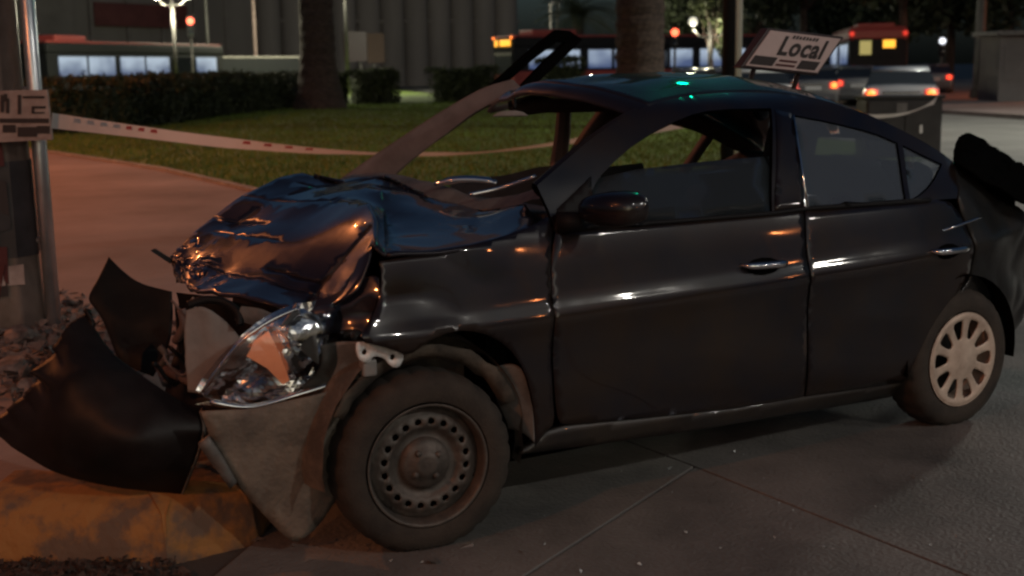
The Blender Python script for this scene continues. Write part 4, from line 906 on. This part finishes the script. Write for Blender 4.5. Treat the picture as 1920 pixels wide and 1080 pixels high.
# ================================================================== BACKGROUND
def wheel_simple(par, x, y, r_, w_=.22):
    T = Matrix.Translation((x, y, r_)) @ Matrix.Rotation(R(90), 4, 'X')
    o = MB().lathe([(r_ * .6, w_ / 2), (r_ * .95, w_ / 2), (r_, w_ * .35), (r_, -w_ * .35), (r_ * .95, -w_ / 2), (r_ * .6, -w_ / 2)], 20, T, True).build('wheel', M['rubber'], par, True)
    MB().lathe([(r_ * .62, w_ * .44), (.001, w_ * .40), (.001, -w_ * .40), (r_ * .62, -w_ * .44)], 20, T, True).build('rim', M['steel'], o)
def bus(label, loc, rz, L=12., Hh=3.4, W_=2.5, front=False, rear=False, body=None, lit='busw', group='city buses behind the lawn', nwin=7, side=-1):
    b = thing('city_bus', label, 'bus', loc, rz, group); bd = body or M['busdark']
    MB().box(0, L, -W_ / 2, W_ / 2, .35, 1.42).build('lower_body', bd, b, bevel=.08)
    MB().box(.03, L - .03, -W_ / 2 + .05, W_ / 2 - .05, 1.42, 2.55).build('window_band', M['busdark'], b)
    MB().box(0, L, -W_ / 2, W_ / 2, 2.55, 3.02).build('upper_body', M['busdark'] if not rear else M['busred'], b, bevel=.10)
    MB().box(.1, L - .1, -W_ / 2 + .08, W_ / 2 - .08, 3.02, 3.12).build('roof', M['busred'], b, bevel=.04)
    MB().box(1.2, 3.6, -.8, .8, 3.12, Hh).build('air_conditioner', M['busred'], b, bevel=.06)
    ww = (L - 1.2) / nwin
    for k in range(nwin):
        for sd_ in (-1, 1):
            y = sd_ * (W_ / 2 + .004)
            MB().box(.6 + k * ww + (.10 if k % 2 else .24), .6 + (k + 1) * ww - (.24 if k % 2 else .10), min(y, y - sd_ * .03), max(y, y - sd_ * .03), 1.52, 2.40).build('window', E_[lit] if (k + (0 if sd_ < 0 else 1)) % 5 != 4 else M['carglass'], b)
    for x in (2.4, L - 3.0):
        for y in (-W_ / 2 + .14, W_ / 2 - .14): wheel_simple(b, x, y, .48)
    if front:
        MB().box(-.02, .0, -1.05, 1.05, 1.25, 2.45).build('windscreen', M['carglass'], b)
        MB().box(-.04, -.005, -.95, .35, 2.62, 2.92).build('destination_display', E_['orange'], b, bevel=.02); MB().box(-.04, -.005, .62, .98, 2.62, 2.92).build('route_number', E_['orange'], b, bevel=.02)
        for y in (-1.08, 1.08): MB().lathe([(.07, 0), (.06, .05), (.001, .06)], 12, Matrix.Translation((-.02, y, 3.02)) @ Matrix.Rotation(R(-90), 4, 'Y'), True).build('marker_light', E_['redorange'], b, True)
        for y in (-.85, .85): MB().lathe([(.16, 0), (.13, .05), (.001, .07)], 14, Matrix.Translation((-.02, y, .85)) @ Matrix.Rotation(R(-90), 4, 'Y'), True).build('headlight', E_['redorange'], b, True)
        MB().box(-.02, -.004, -1.1, 1.1, 1.28, 1.5).build('front_panel', M['buswhite'], b)
    if rear:
        MB().box(-.02, -.004, -1.02, 1.02, 1.85, 2.60).build('rear_screen', M['busdark'], b); MB().box(-.035, -.02, -.78 + 1.06, -.28 + 1.06, 1.92, 2.52).build('lit_pane', E_['yellow'], b); MB().box(-.035, -.02, -.72, -.2, 2.2, 2.54).build('route_number', E_['orange'], b, bevel=.03)
        for y in (-1.12, 1.12):
            MB().lathe([(.11, 0), (.09, .06), (.001, .08)], 12, Matrix.Translation((-.02, y, 2.82)) @ Matrix.Rotation(R(-90), 4, 'Y'), True).build('marker_light', E_['dimred'], b, True)
            MB().box(-.05, .0, y - .1, y + .1, .9, 1.25).build('tail_light', E_['red'], b, bevel=.03)
    return b
a = far(46, 62, 0); b_ = far(384, 75, 0); v = b_ - a
bus('long dark bus with bluish lit windows behind the hedge beside the post', a, math.atan2(v.y, v.x), L=v.length, nwin=6)
a = far(903, 63); b_ = far(1000, 61.5); fv = (b_ - a).normalized(); along_ = Vector((-fv.y, fv.x, 0)); hd = (along_ * 10 + fv * 7.2).normalized()
bus('red bus with glowing orange destination display seen past the bent door frame', (a + fv * 1.25), math.atan2(hd.y, hd.x), L=14, front=True, body=M['busred'], nwin=8)
a = far(1645, 58); hd = Vector((a.x - CAM.x, a.y - CAM.y, 0)).normalized()
bus('red bus seen from behind in the traffic queue on the right', a, math.atan2(hd.y, hd.x) + .1, L=12, rear=True, body=M['busred'], Hh=3.3)
def sedan(label, loc, rz, m, light='redorange', tex=None, name='parked_car', s=1., lit=True):
    c = thing(name, label, 'car', loc, rz, 'cars queued on the side road')            # rear at x=0, nose at +x
    st_ = [(-.02, .45, .78, .62), (.02, .32, 1.02, .80), (.3, .26, 1.06, .85), (.9, .22, 1.05, .87), (2.2, .22, .98, .87), (3.4, .22, .93, .86), (4.1, .26, .82, .80), (4.35, .38, .62, .66)]
    V = []
    for x, z0, z1, hw in st_:
        V += [(x, y * hw, z) for y, z in ((-1, z0 + .08), (-1.0, (z0 + z1) / 2), (-.97, z1 - .1), (-.86, z1), (0, z1 + .02), (.86, z1), (.97, z1 - .1), (1, (z0 + z1) / 2), (1, z0 + .08), (.9, z0), (-.9, z0))]
    n = 11; F = [(i * n + k, i * n + (k + 1) % n, (i + 1) * n + (k + 1) % n, (i + 1) * n + k) for i in range(len(st_) - 1) for k in range(n)] + [tuple(reversed(range(n))), tuple(range((len(st_) - 1) * n, len(st_) * n))]
    F = [tuple(reversed(q)) for q in F]
    bo_ = obj('body', V, F, m, c, True); mod(bo_, 'EDGE_SPLIT', split_angle=R(45))
    cabin = [(.55, 1.03, .80), (1.05, 1.36, .66), (1.5, 1.45, .62), (2.2, 1.44, .62), (2.6, 1.36, .66), (3.25, .96, .80)]
    V = []
    for x, z, hw in cabin: V += [(x, -hw, z), (x, hw, z)]
    for x, z, hw in cabin: V += [(x, -.84, .96), (x, .84, .96)]
    k = len(cabin); F = [(2 * i, 2 * i + 1, 2 * i + 3, 2 * i + 2) for i in range(k - 1)]
    o = obj('roof', V[:2 * k], F[1:4], m, c, True); mod(o, 'SOLIDIFY', thickness=.03)
    obj('rear_screen', [Vector(q) * 1.0 for q in (V[0], V[1], V[3], V[2])], [(0, 1, 2, 3)], M['carglass'], c); obj('windscreen', [V[2 * k - 4], V[2 * k - 3], V[2 * k - 1], V[2 * k - 2]], [(0, 1, 2, 3)], M['carglass'], c)
    for s_ in (0, 1): obj('side_window', [V[2 * i + s_] for i in range(k)], [tuple(range(k))], M['carglass'], c)
    for x in (.85, 3.45):
        for y in (-.76, .76): wheel_simple(c, x, y, .31)
    for y in (-.66, .66): o = MB().box(-.05, .05, y - .15, y + .15, .76, .97).build('tail_light', E_['dimred'], c, bevel=.03); MB().lathe([(.10, 0), (.085, .03), (.001, .045)], 14, Matrix.Translation((-.052, y, .865)) @ Matrix.Rotation(R(-90), 4, 'Y'), True).build('bulb', E_[light], o, True)
    MB().box(-.045, -.02, -.26, .26, .72, .84).build('number_plate', M['buswhite'], c); MB().box(-.06, .05, -.74, .74, .40, .58).build('bumper', m, c, bevel=.03)
    MB().box(-.035, -.015, -.42, .42, .86, .92).build('chrome_bar', M['chrome'], c, bevel=.01)
    return c
def queue(px, d, label, m, light='redorange', dr=0.):
    p = far(px, d); h = Vector((p.x - CAM.x, p.y - CAM.y, 0)); return sedan(label, p, math.atan2(h.y, h.x) + dr, m, light)
queue(1692, 30.5, 'silver sedan with lit brake lamps right behind the dark cabinet', M['silver'], dr=.03)
queue(1440, 33, 'white car showing below the tilted roof sign', M['whitecar'], 'dimred', dr=.2)
queue(1325, 44, 'pale car beyond the roof, right of the wide trunk', M['silver'], 'dimred', dr=.25)
queue(1610, 47, 'dark car further up the queue before the red bus', M['greycar'], 'red', dr=.05)
queue(1526, 43, 'dark car whose tail lamps glow just right of the tilted sign', M['greycar'], dr=.02)
queue(1395, 40, 'silver car low behind the roof left of the sign', M['silver'], 'red', dr=.22)
queue(1470, 46, 'dark car with red tail lamps between sign and silver sedan', M['greycar'], 'red', dr=.12)
queue(1604, 50, 'grey car left of the red bus, ahead of the silver sedan', M['greycar'], 'redorange', dr=.02)
queue(1752, 62, 'distant red lit car right of the red bus', M['greycar'], 'red', dr=.0)
queue(1560, 60, 'white car far ahead left of the red bus', M['whitecar'], 'red', dr=.1)
p = far(400, 50); sedan('white car whose roof shows above the hedge', p, R(20), M['whitecar'], 'dimred')
# hedge and bushes
def hedge(name, label, pts, hh, wd, n, size, cat='hedge', group=None, m=None):
    c = thing(name, label, cat, (pts[0].x, pts[0].y, .15), world=True, group=group); P_ = []
    tot = [(b - a).length for a, b in zip(pts, pts[1:])]
    for _ in range(n):
        k = rnd.choices(range(len(tot)), tot)[0]; t = rnd.random(); q = pts[k].lerp(pts[k + 1], t); dr_ = (pts[k + 1] - pts[k]).normalized(); sd_ = Vector((dr_.y, -dr_.x, 0))
        top = hh * (1 + .10 * noise.noise(q * .5) + .05 * noise.noise(q * 1.7)); u = rnd.random(); ang = rnd.uniform(0, math.pi)
        if u < .55: off = sd_ * (wd * (.9 + .18 * noise.noise(q * 1.1 + Vector((0, 0, 7))) + rnd.gauss(0, .08))); z = rnd.uniform(.0, top)
        elif u < .85: off = sd_ * rnd.uniform(-wd, wd); z = top + rnd.gauss(0, .06)
        else: off = sd_ * rnd.uniform(-wd, wd); z = rnd.uniform(0, top)
        P_.append(q + off + Vector((0, 0, z + .12)))
    leaves('foliage', P_, size, m or M['leaf'], c)
    mb = MB()
    for i_, (a, b) in enumerate(zip(pts, pts[1:])):
        if i_ == 0: a = a.lerp(b, .12)
        if i_ == len(pts) - 2: b = b.lerp(a, .12)
        dr_ = (b - a).normalized(); sd_ = Vector((dr_.y, -dr_.x, 0)) * wd * .6; hgt = Vector((0, 0, hh * .92)); v_ = [a - sd_, b - sd_, b + sd_, a + sd_]
        mb.add([q + Vector((0, 0, .1)) for q in v_] + [q + hgt for q in v_], [(4, 5, 6, 7), (0, 1, 5, 4), (1, 2, 6, 5), (2, 3, 7, 6), (3, 0, 4, 7)])
    mb.build('branches', M['leafd'], c); return c
g = lambda px, d: far(px, d)
hedge('hedge', 'long clipped dark hedge in front of the lit bus', [g(60, 33), g(180, 34), g(270, 37), g(400, 44), g(545, 52)], 1.30, .6, 14000, .075)
hedge('bush', 'rounded dark bush right of the palm trunk', [g(655, 54), g(735, 55)], 1.35, .7, 3000, .09, 'bush', 'bushes between palm and red bus')
hedge('bush', 'wide dark bush below the red bus', [g(805, 56), g(925, 57)], 1.45, .7, 3600, .09, 'bush', 'bushes between palm and red bus')
hedge('bush', 'low dark bush directly right of the palm base', [g(628, 56), g(650, 56)], 1.25, .5, 1200, .09, 'bush', 'bushes between palm and red bus')
hedge('bush', 'dark bush before the second bus windows above the roof', [g(1010, 55), g(1085, 56)], 1.75, .6, 2600, .09, 'bush', 'bushes between palm and red bus')
# palms and trees
def palm(label, p, r0, hgt, flare=1.5, fr_=26, name='palm_tree', fl=3.0, group=None):
    c = thing(name, label, 'palm', (p.x, p.y, .12), group=group)
    V = []; ns = 24; nr = 46
    for i in range(nr + 1):
        z = hgt * i / nr; rr = r0 * (1 + (flare - 1) * math.exp(-z / .9)) + .05 * r0 * (i % 2)
        for k in range(ns):
            a = 2 * math.pi * (k + .5 * (i % 2)) / ns; V.append(((rr + .09 * r0 * noise.noise(Vector((math.cos(a) * 3, math.sin(a) * 3, z * 2)))) * math.cos(a), rr * math.sin(a), z))
    obj('trunk', V, [(i * ns + k, i * ns + (k + 1) % ns, (i + 1) * ns + (k + 1) % ns, (i + 1) * ns + k) for i in range(nr) for k in range(ns)], M['bark'], c)
    V = []; F = []
    for k in range(fr_):
        a = rnd.uniform(0, 6.28); el = rnd.uniform(-.2, 1.2); sp_ = []
        for j in range(9):
            t = j / 8; rr = fl * t * math.cos(el * (1 - t * .4)); sp_.append(Vector((math.cos(a) * rr, math.sin(a) * rr, hgt + fl * (math.sin(el) * t - .55 * t * t))))
        for j in range(8):
            d_ = (sp_[j + 1] - sp_[j]).normalized(); sd_ = d_.cross(Vector((0, 0, 1))).normalized()
            for q_ in range(3):
                b0 = sp_[j].lerp(sp_[j + 1], q_ / 3)
                for sg_ in (-1, 1):
                    n = len(V); tip = b0 + sd_ * sg_ * .55 * fl / 3 + d_ * .3 + Vector((0, 0, -.12)); V += [b0, b0 + d_ * .07, tip]; F.append((n, n + 1, n + 2))
    obj('crown', V, F, M['frond'], c); return c
palm('thick palm trunk with flared base standing on the lawn', far(597, 49), .62, 9.5, 1.75)
palm('very wide dark palm trunk right behind the roof', far(1200, 30), .54, 8.5, 1.15)
palm('small palm with drooping fronds behind the red bus roof', far(1085, 72), .3, 4.3, 1.3, 40, fl=2.6)
def tree(label, p, h_, cr, n, size, m=None, trunk=.22, group='trees along the side road'):
    c = thing('tree', label, 'tree', (p.x, p.y, 0), group=group); mb = MB(); P_ = []
    mb.tube([(0, 0, 0), (.08, .05, h_ * .3), (-.05, .1, h_ * .55), (.1, 0, h_ * .8)], [trunk * 1.3, trunk, trunk * .7, trunk * .3], 9)
    for k in range(9):
        a = rnd.uniform(0, 6.28); z0 = h_ * rnd.uniform(.35, .65); cen = Vector((math.cos(a) * cr * rnd.uniform(.3, .75), math.sin(a) * cr * rnd.uniform(.3, .75), h_ * rnd.uniform(.45, .95)))
        mb.tube([(0, 0, z0), cen * .5 + Vector((0, 0, z0 * .5)), cen], [trunk * .45, trunk * .25, trunk * .1], 6); rr = cr * rnd.uniform(.35, .55)
        for _ in range(n // 9):
            d_ = Vector((rnd.gauss(0, 1), rnd.gauss(0, 1), rnd.gauss(0, .8))).normalized() * rr * rnd.random() ** .4; P_.append(cen + d_)
    mb.build('trunk', M['bark'], c, True); leaves('crown', P_, size, m or M['leafd'], c); return c
tree('big round dark tree above the tilted roof sign', far(1505, 72), 11, 3.4, 9500, .26)
tree('leafy tree with pale lit leaves over the red bus', far(1690, 62), 9.5, 3.2, 7500, .22, M['leaf'])
tree('dark tree left of the round tree, behind the white post', far(1420, 92), 7.0, 2.8, 2400, .22)
tree('dark tree behind the right hand pole', far(1780, 75), 10, 4.4, 9000, .28)
tree('dark tree at the right edge above the kiosk', far(1890, 80), 11, 4.8, 9000, .28)
tree('dark tree over the red bus, far back', far(1610, 110), 10, 5.0, 7000, .34)
tree('low dark tree behind the wide trunk', far(1290, 100), 8, 3.8, 5000, .3)
# silo building
sb = far(480, 118); se = far(968, 128); sv = (se - sb); ang = math.atan2(sv.y, sv.x); Ls = sv.length
si = thing('silo_building', 'tall ribbed grey concrete silo block behind the bushes', 'building', (sb.x, sb.y, 0), ang)
ncyl = 11; dcy = Ls / ncyl
for k in range(ncyl):
    MB().lathe([(dcy * .51, 0), (dcy * .51, 24)], 24, Matrix.Translation((dcy * (k + .5), 0, 0))).build('silo', M['silo'], si, True).modifiers.new('split', 'EDGE_SPLIT')
MB().box(-.2, Ls + .2, 1.2, 9, 0, 25).build('rear_block', M['silo'], si)
for z in (6, 12): MB().box(-.1, Ls + .1, -dcy * .3, 1.3, z, z + .18).build('band', M['wallm'], si)
wb = far(20, 98); we = far(478, 116); wv_ = we - wb; angw = math.atan2(wv_.y, wv_.x); Lw = wv_.length
wbld = thing('warehouse', 'flat dark warehouse with a red sign board left of the silos', 'building', (wb.x, wb.y, 0), angw)
MB().box(0, Lw, 0, 10, 0, 14).build('wall', M['silo'], wbld)
for k in range(7): MB().box(Lw * k / 7, Lw * k / 7 + .4, -.2, 0, 0, 14).build('pilaster', M['wallm'], wbld)
MB().box(Lw * .30, Lw * .68, -.35, -.05, 5.2, 7.0).build('sign_board', M['redsign'], wbld, bevel=.05)
MB().box(0, Lw * .22, -.3, -.05, 3.0, 9.0).build('dark_shutter', M['wallm'], wbld)
p = far(385, 80); q = far(570, 86); lw = thing('low_wall', 'low reddish wall behind the hedge left of the palm', 'wall', (p.x, p.y, 0), math.atan2((q - p).y, (q - p).x))
MB().box(0, (q - p).length, 0, .3, 0, 2.45).build('panel', M['busdark'], lw); MB().box(-.05, (q - p).length + .05, -.05, .35, 2.45, 2.55).build('coping', M['kerbplain'], lw)
p = far(648, 92); q = far(722, 94); nb = thing('hoarding', 'small faded red and yellow hoarding beside the palm trunk', 'sign', (p.x, p.y, 0), math.atan2((q - p).y, (q - p).x))
MB().box(0, (q - p).length * .55, 0, .2, 2.2, 4.3).build('red_board', M['signframe'], nb); MB().box((q - p).length * .57, (q - p).length, 0, .2, 2.1, 4.2).build('yellow_board', M['dirt'], nb)
for x in (.2, 1.4, 2.6): MB().box(x, x + .12, .2, .3, 0, 2.3).build('leg', M['metalpole'], nb)
# kiosk, poles, lamps, signals
p = far(1900, 50); ki = thing('kiosk', 'grey green street kiosk at the right edge', 'kiosk', (p.x, p.y, 0), -.5)
MB().box(-.9, 1.6, -.9, .9, 0, 2.45).build('walls', M['wallm'], ki); MB().box(-1.15, 1.85, -1.2, 1.15, 2.45, 2.62)  .build('roof', M['greyplast'], ki, bevel=.03)
MB().box(-.75, .2, -.93, -.9, .9, 2.1).build('shutter', M['wallm'], ki); MB().box(.5, 1.2, -.93, -.9, .05, 2.1).build('door', M['wallm'], ki)
def pole(label, p, r0, h_, m, name='pole', base=0.):
    o = thing(name, label, 'pole', (p.x, p.y, base)); MB().lathe([(r0 * 1.5, 0), (r0 * 1.5, .3), (r0, .34), (r0 * .75, h_)], 14).build('shaft', m, o, True).modifiers.new('split', 'EDGE_SPLIT'); return o
pole('stout brown pole on the far pavement at right', far(1835, 53), .20, 9, M['metalpole'], base=.14)
pp = far(1368, 15); o = thing('traffic_signal', 'slim signal pole with a pale lit edge above the roof', 'traffic light', (pp.x, pp.y, 0), 0)
MB().tube([(0, 0, 0), (0, 0, 3), (0, 0, 6.6)], [.10, .09, .08], 12).build('post', M['trim'], o, True)
e_ = Vector((_r0.x, _r0.y, 0)) * .085 + Vector((-fwd.x, -fwd.y, 0)) * .06; MB().tube([e_ + Vector((0, 0, .3)), e_ + Vector((0, 0, 6.4))], .045, 10).build('lit_edge_tube', M['litedge'], o, True)  # pale tube added to imitate the light along the post's edge
arm_ = Vector((-fwd.x, -fwd.y, 0)) * 2.2; MB().tube([(0, 0, 6.3), arm_ + Vector((0, 0, 6.5))], [.06, .04], 10).build('arm', M['metalpole'], o, True)
az_ = math.atan2(CAM.y - pp.y, CAM.x - pp.x); Rz = Matrix.Translation(arm_ + Vector((0, 0, 6.0))) @ Matrix.Rotation(az_, 4, 'Z') @ Matrix.Rotation(R(18), 4, 'Y')
MB().box(-.14, .12, -.19, .19, -.55, .55, Rz).build('housing', M['trim'], o, bevel=.03)
for dz, mt_ in ((.33, M['carglass']), (0, M['carglass']), (-.33, E_['green'])): MB().lathe([(.16, 0), (.13, .04), (.001, .06)], 18, Rz @ Matrix.Translation((.12, 0, dz)) @ Matrix.Rotation(R(90), 4, 'Y'), True).build('lens', mt_, o, True)
pole('thin lit flag pole before the silos', far(480, 84), .13, 13, M['inner']); pole('thin pale pole right of the globe lamp', far(391, 80), .11, 13, M['metalpole'])
pole('second thin dark pole behind the red bus', far(1046, 80), .09, 12, M['metalpole'])
def globe_lamp(label, p, zc, r_=.28, power=700):
    o = thing('globe_lamp', label, 'street lamp', (p.x, p.y, .1)); MB().tube([(0, 0, 0), (0, 0, zc)], [.09, .05], 10).build('post', M['metalpole'], o, True)
    rt = Vector((_r0.x, _r0.y, 0))
    for s_ in (-1, 1):
        c_ = rt * s_ * .62; MB().tube(crline([Vector((0, 0, zc - .5)), c_ * .5 + Vector((0, 0, zc - .55)), c_ + Vector((0, 0, zc - .25))], 5), .03, 8).build('bracket', M['metalpole'], o, True)
        ld = bpy.data.lights.new('globe_light', 'POINT'); ld.energy = power; ld.color = (1, .93, .66); ld.shadow_soft_size = r_ * 1.05; lo = bpy.data.objects.new('globe_light', ld); COL.objects.link(lo); lo.parent = o; lo.location = c_ + Vector((0, 0, zc - r_ * 2.3))
        MB().lathe([(.001, -r_), (r_ * .5, -r_ * .866), (r_ * .866, -r_ * .5), (r_, 0), (r_ * .866, r_ * .5), (r_ * .5, r_ * .866), (.001, r_)], 18, Matrix.Translation(c_ + Vector((0, 0, zc)))).build('globe', E_['globe'], o, True)
    return o
globe_lamp('lit twin globe lamp over the bus behind the hedge', far(330, 56), fz(330, -12, 56), .34, 800)
globe_lamp('lit yellowish globe lamp among leaves right of the trunk', far(1330, 48), fz(1330, 45, 48), .16, 160)
tree('small leafy tree glowing around the yellowish globe lamp', far(1334, 48.6), 4.6, .8, 900, .10, M['leaf'], .08)
def signal(label, p, z, mt, r_=.16, off=0.):
    o = thing('traffic_signal', label, 'traffic light', (p.x, p.y, 0)); MB().tube([(0, 0, 0), (0, 0, z + .3)], .06, 8).build('post', M['metalpole'], o, True)
    a = math.atan2(CAM.y - p.y, CAM.x - p.x); Rz = Matrix.Rotation(a, 4, 'Z'); MB().box(.07, .3, -.18, .18, z - .75, z + .3, Rz).build('housing', M['trim'], o, bevel=.03)
    MB().lathe([(r_, 0), (r_ * .8, .05), (.001, .08)], 16, Rz @ Matrix.Translation((.30, 0, z)) @ Matrix.Rotation(R(90), 4, 'Y'), True).build('lit_lens', mt, o, True)
    for dz in (-.27, -.54): MB().lathe([(.12, 0), (.001, .04)], 14, Rz @ Matrix.Translation((.30, 0, z + dz)) @ Matrix.Rotation(R(90), 4, 'Y'), True).build('dark_lens', M['carglass'], o, True)
    return o
for px, py, d, lb in ((1265, 61, 60, 'upper red traffic light right of the wide trunk'), (1279, 88, 70, 'lower red traffic light right of the wide trunk'), (1316, 102, 75, 'distant red traffic light below the yellowish globe lamp'), (362, 40, 62, 'red traffic light right of the twin globe lamp'), (1765, 77, 70, 'traffic light beside the red bus on the right')):
    signal(lb, far(px, d), fz(px, py, d), E_['signal'] if px != 1765 else E_['whitel'], .17)

# ------------------------------------------------------------------ street lamps that light the place
def street_lamp(label, p, h_, arm, col, power, lens, spot=None, rad=.11, tilt=(0, 0)):
    o = thing('street_lamp', label, 'street lamp', (p[0], p[1], 0)); arm = Vector((arm[0], arm[1], 0))
    MB().tube([(0, 0, 0), (0, 0, h_ * .6), (0, 0, h_ - .4), arm * .25 + Vector((0, 0, h_ - .05)), arm * .9 + Vector((0, 0, h_))], [.11, .09, .07, .05, .04], 10).build('post', M['metalpole'], o, True)
    T = Matrix.Translation(arm + Vector((0, 0, h_ + .02))) @ Matrix.Rotation(math.atan2(arm.y, arm.x), 4, 'Z')
    MB().box(-.35, .35, -.14, .14, -.02, .09, T).build('lamp_head', M['greyplast'], o, bevel=.04); MB().box(-.28, .28, -.11, .11, -.035, -.021, T).build('lamp_lens', lens, o)
    ld = bpy.data.lights.new('lamp_light', 'SPOT' if spot else 'POINT'); ld.energy = power; ld.color = col; ld.shadow_soft_size = rad
    if spot: ld.spot_size = R(spot); ld.spot_blend = .6
    lo = bpy.data.objects.new('lamp_light', ld); COL.objects.link(lo); lo.parent = o; lo.location = arm + Vector((0, 0, h_ - .2)); lo.rotation_euler = (R(tilt[0]), R(tilt[1]), 0); return o
SOD = (1, .29, .085); WARM = (1, .95, .85); COOL = (.86, .93, 1.)
street_lamp('sodium street lamp over the orange pavement left of the post', (-5.5, 15.5), 8.5, (1.6, .3), SOD, 2600, E_['sodium'], 165)
street_lamp('sodium street lamp further along the pavement', (-4.5, 31), 8.5, (1.6, 0), SOD, 2200, E_['sodium'], 165)
street_lamp('sodium street lamp across the road in front of the wreck', (-12, -4.5), 8.0, (1.5, .6), SOD, 1100, E_['sodium'], 165)
street_lamp('distant sodium street lamp far left along the road', (-26, -6), 8, (1.2, .4), SOD, 900, E_['sodium'], 165)
street_lamp('distant sodium street lamp beyond the pavement on the left', (-24, 12), 8, (1.2, 0), SOD, 900, E_['sodium'], 165)
street_lamp('sodium street lamp behind the viewer on the left', (-15, -16), 8, (.8, .8), SOD, 900, E_['sodium'], 165)
street_lamp('white street lamp across the road behind the viewer', (4.2, -14.5), 9, (0, 1.6), WARM, 1250, E_['ledw'], 165)
street_lamp('warm street lamp across the road, second in the row', (10.8, -15), 9, (0, 1.6), WARM, 1250, E_['ledw'], 165)
street_lamp('warm street lamp across the road, third in the row', (18.2, -15.5), 9, (0, 1.6), WARM, 1250, E_['ledw'], 165)
street_lamp('sodium street lamp in a yard across the road', (21.5, -21), 8, (0, 1.2), SOD, 900, E_['sodium'], 165)
street_lamp('second sodium street lamp in a yard across the road', (12.0, -22), 8, (0, 1.2), SOD, 900, E_['sodium'], 165)
_p = far(1032, 92); _q = far(1094, 91)
street_lamp('white street lamp on a thin dark pole behind the red bus', (_p.x, _p.y), fz(1094, -6, 91), (_q.x - _p.x, _q.y - _p.y), (1, .95, .72), 3200, E_['ledw'], None, rad=.3)
street_lamp('white street lamp beside the pale side road', (27, 8), 9, (-1.5, 1), (1, .98, .84), 6500, E_['ledw'], 165, rad=.55)
street_lamp('sodium street lamp on the far pavement by the kiosk', (49, 24), 8, (-1.2, .5), SOD, 2500, E_['sodium'], 165)
street_lamp('white street lamp beyond the palms', (30, 70), 9, (-1.5, 0), (1, .97, .7), 7500, E_['ledw'], 165)
for o in bpy.data.objects:
    if '_w' in o: del o['_w']
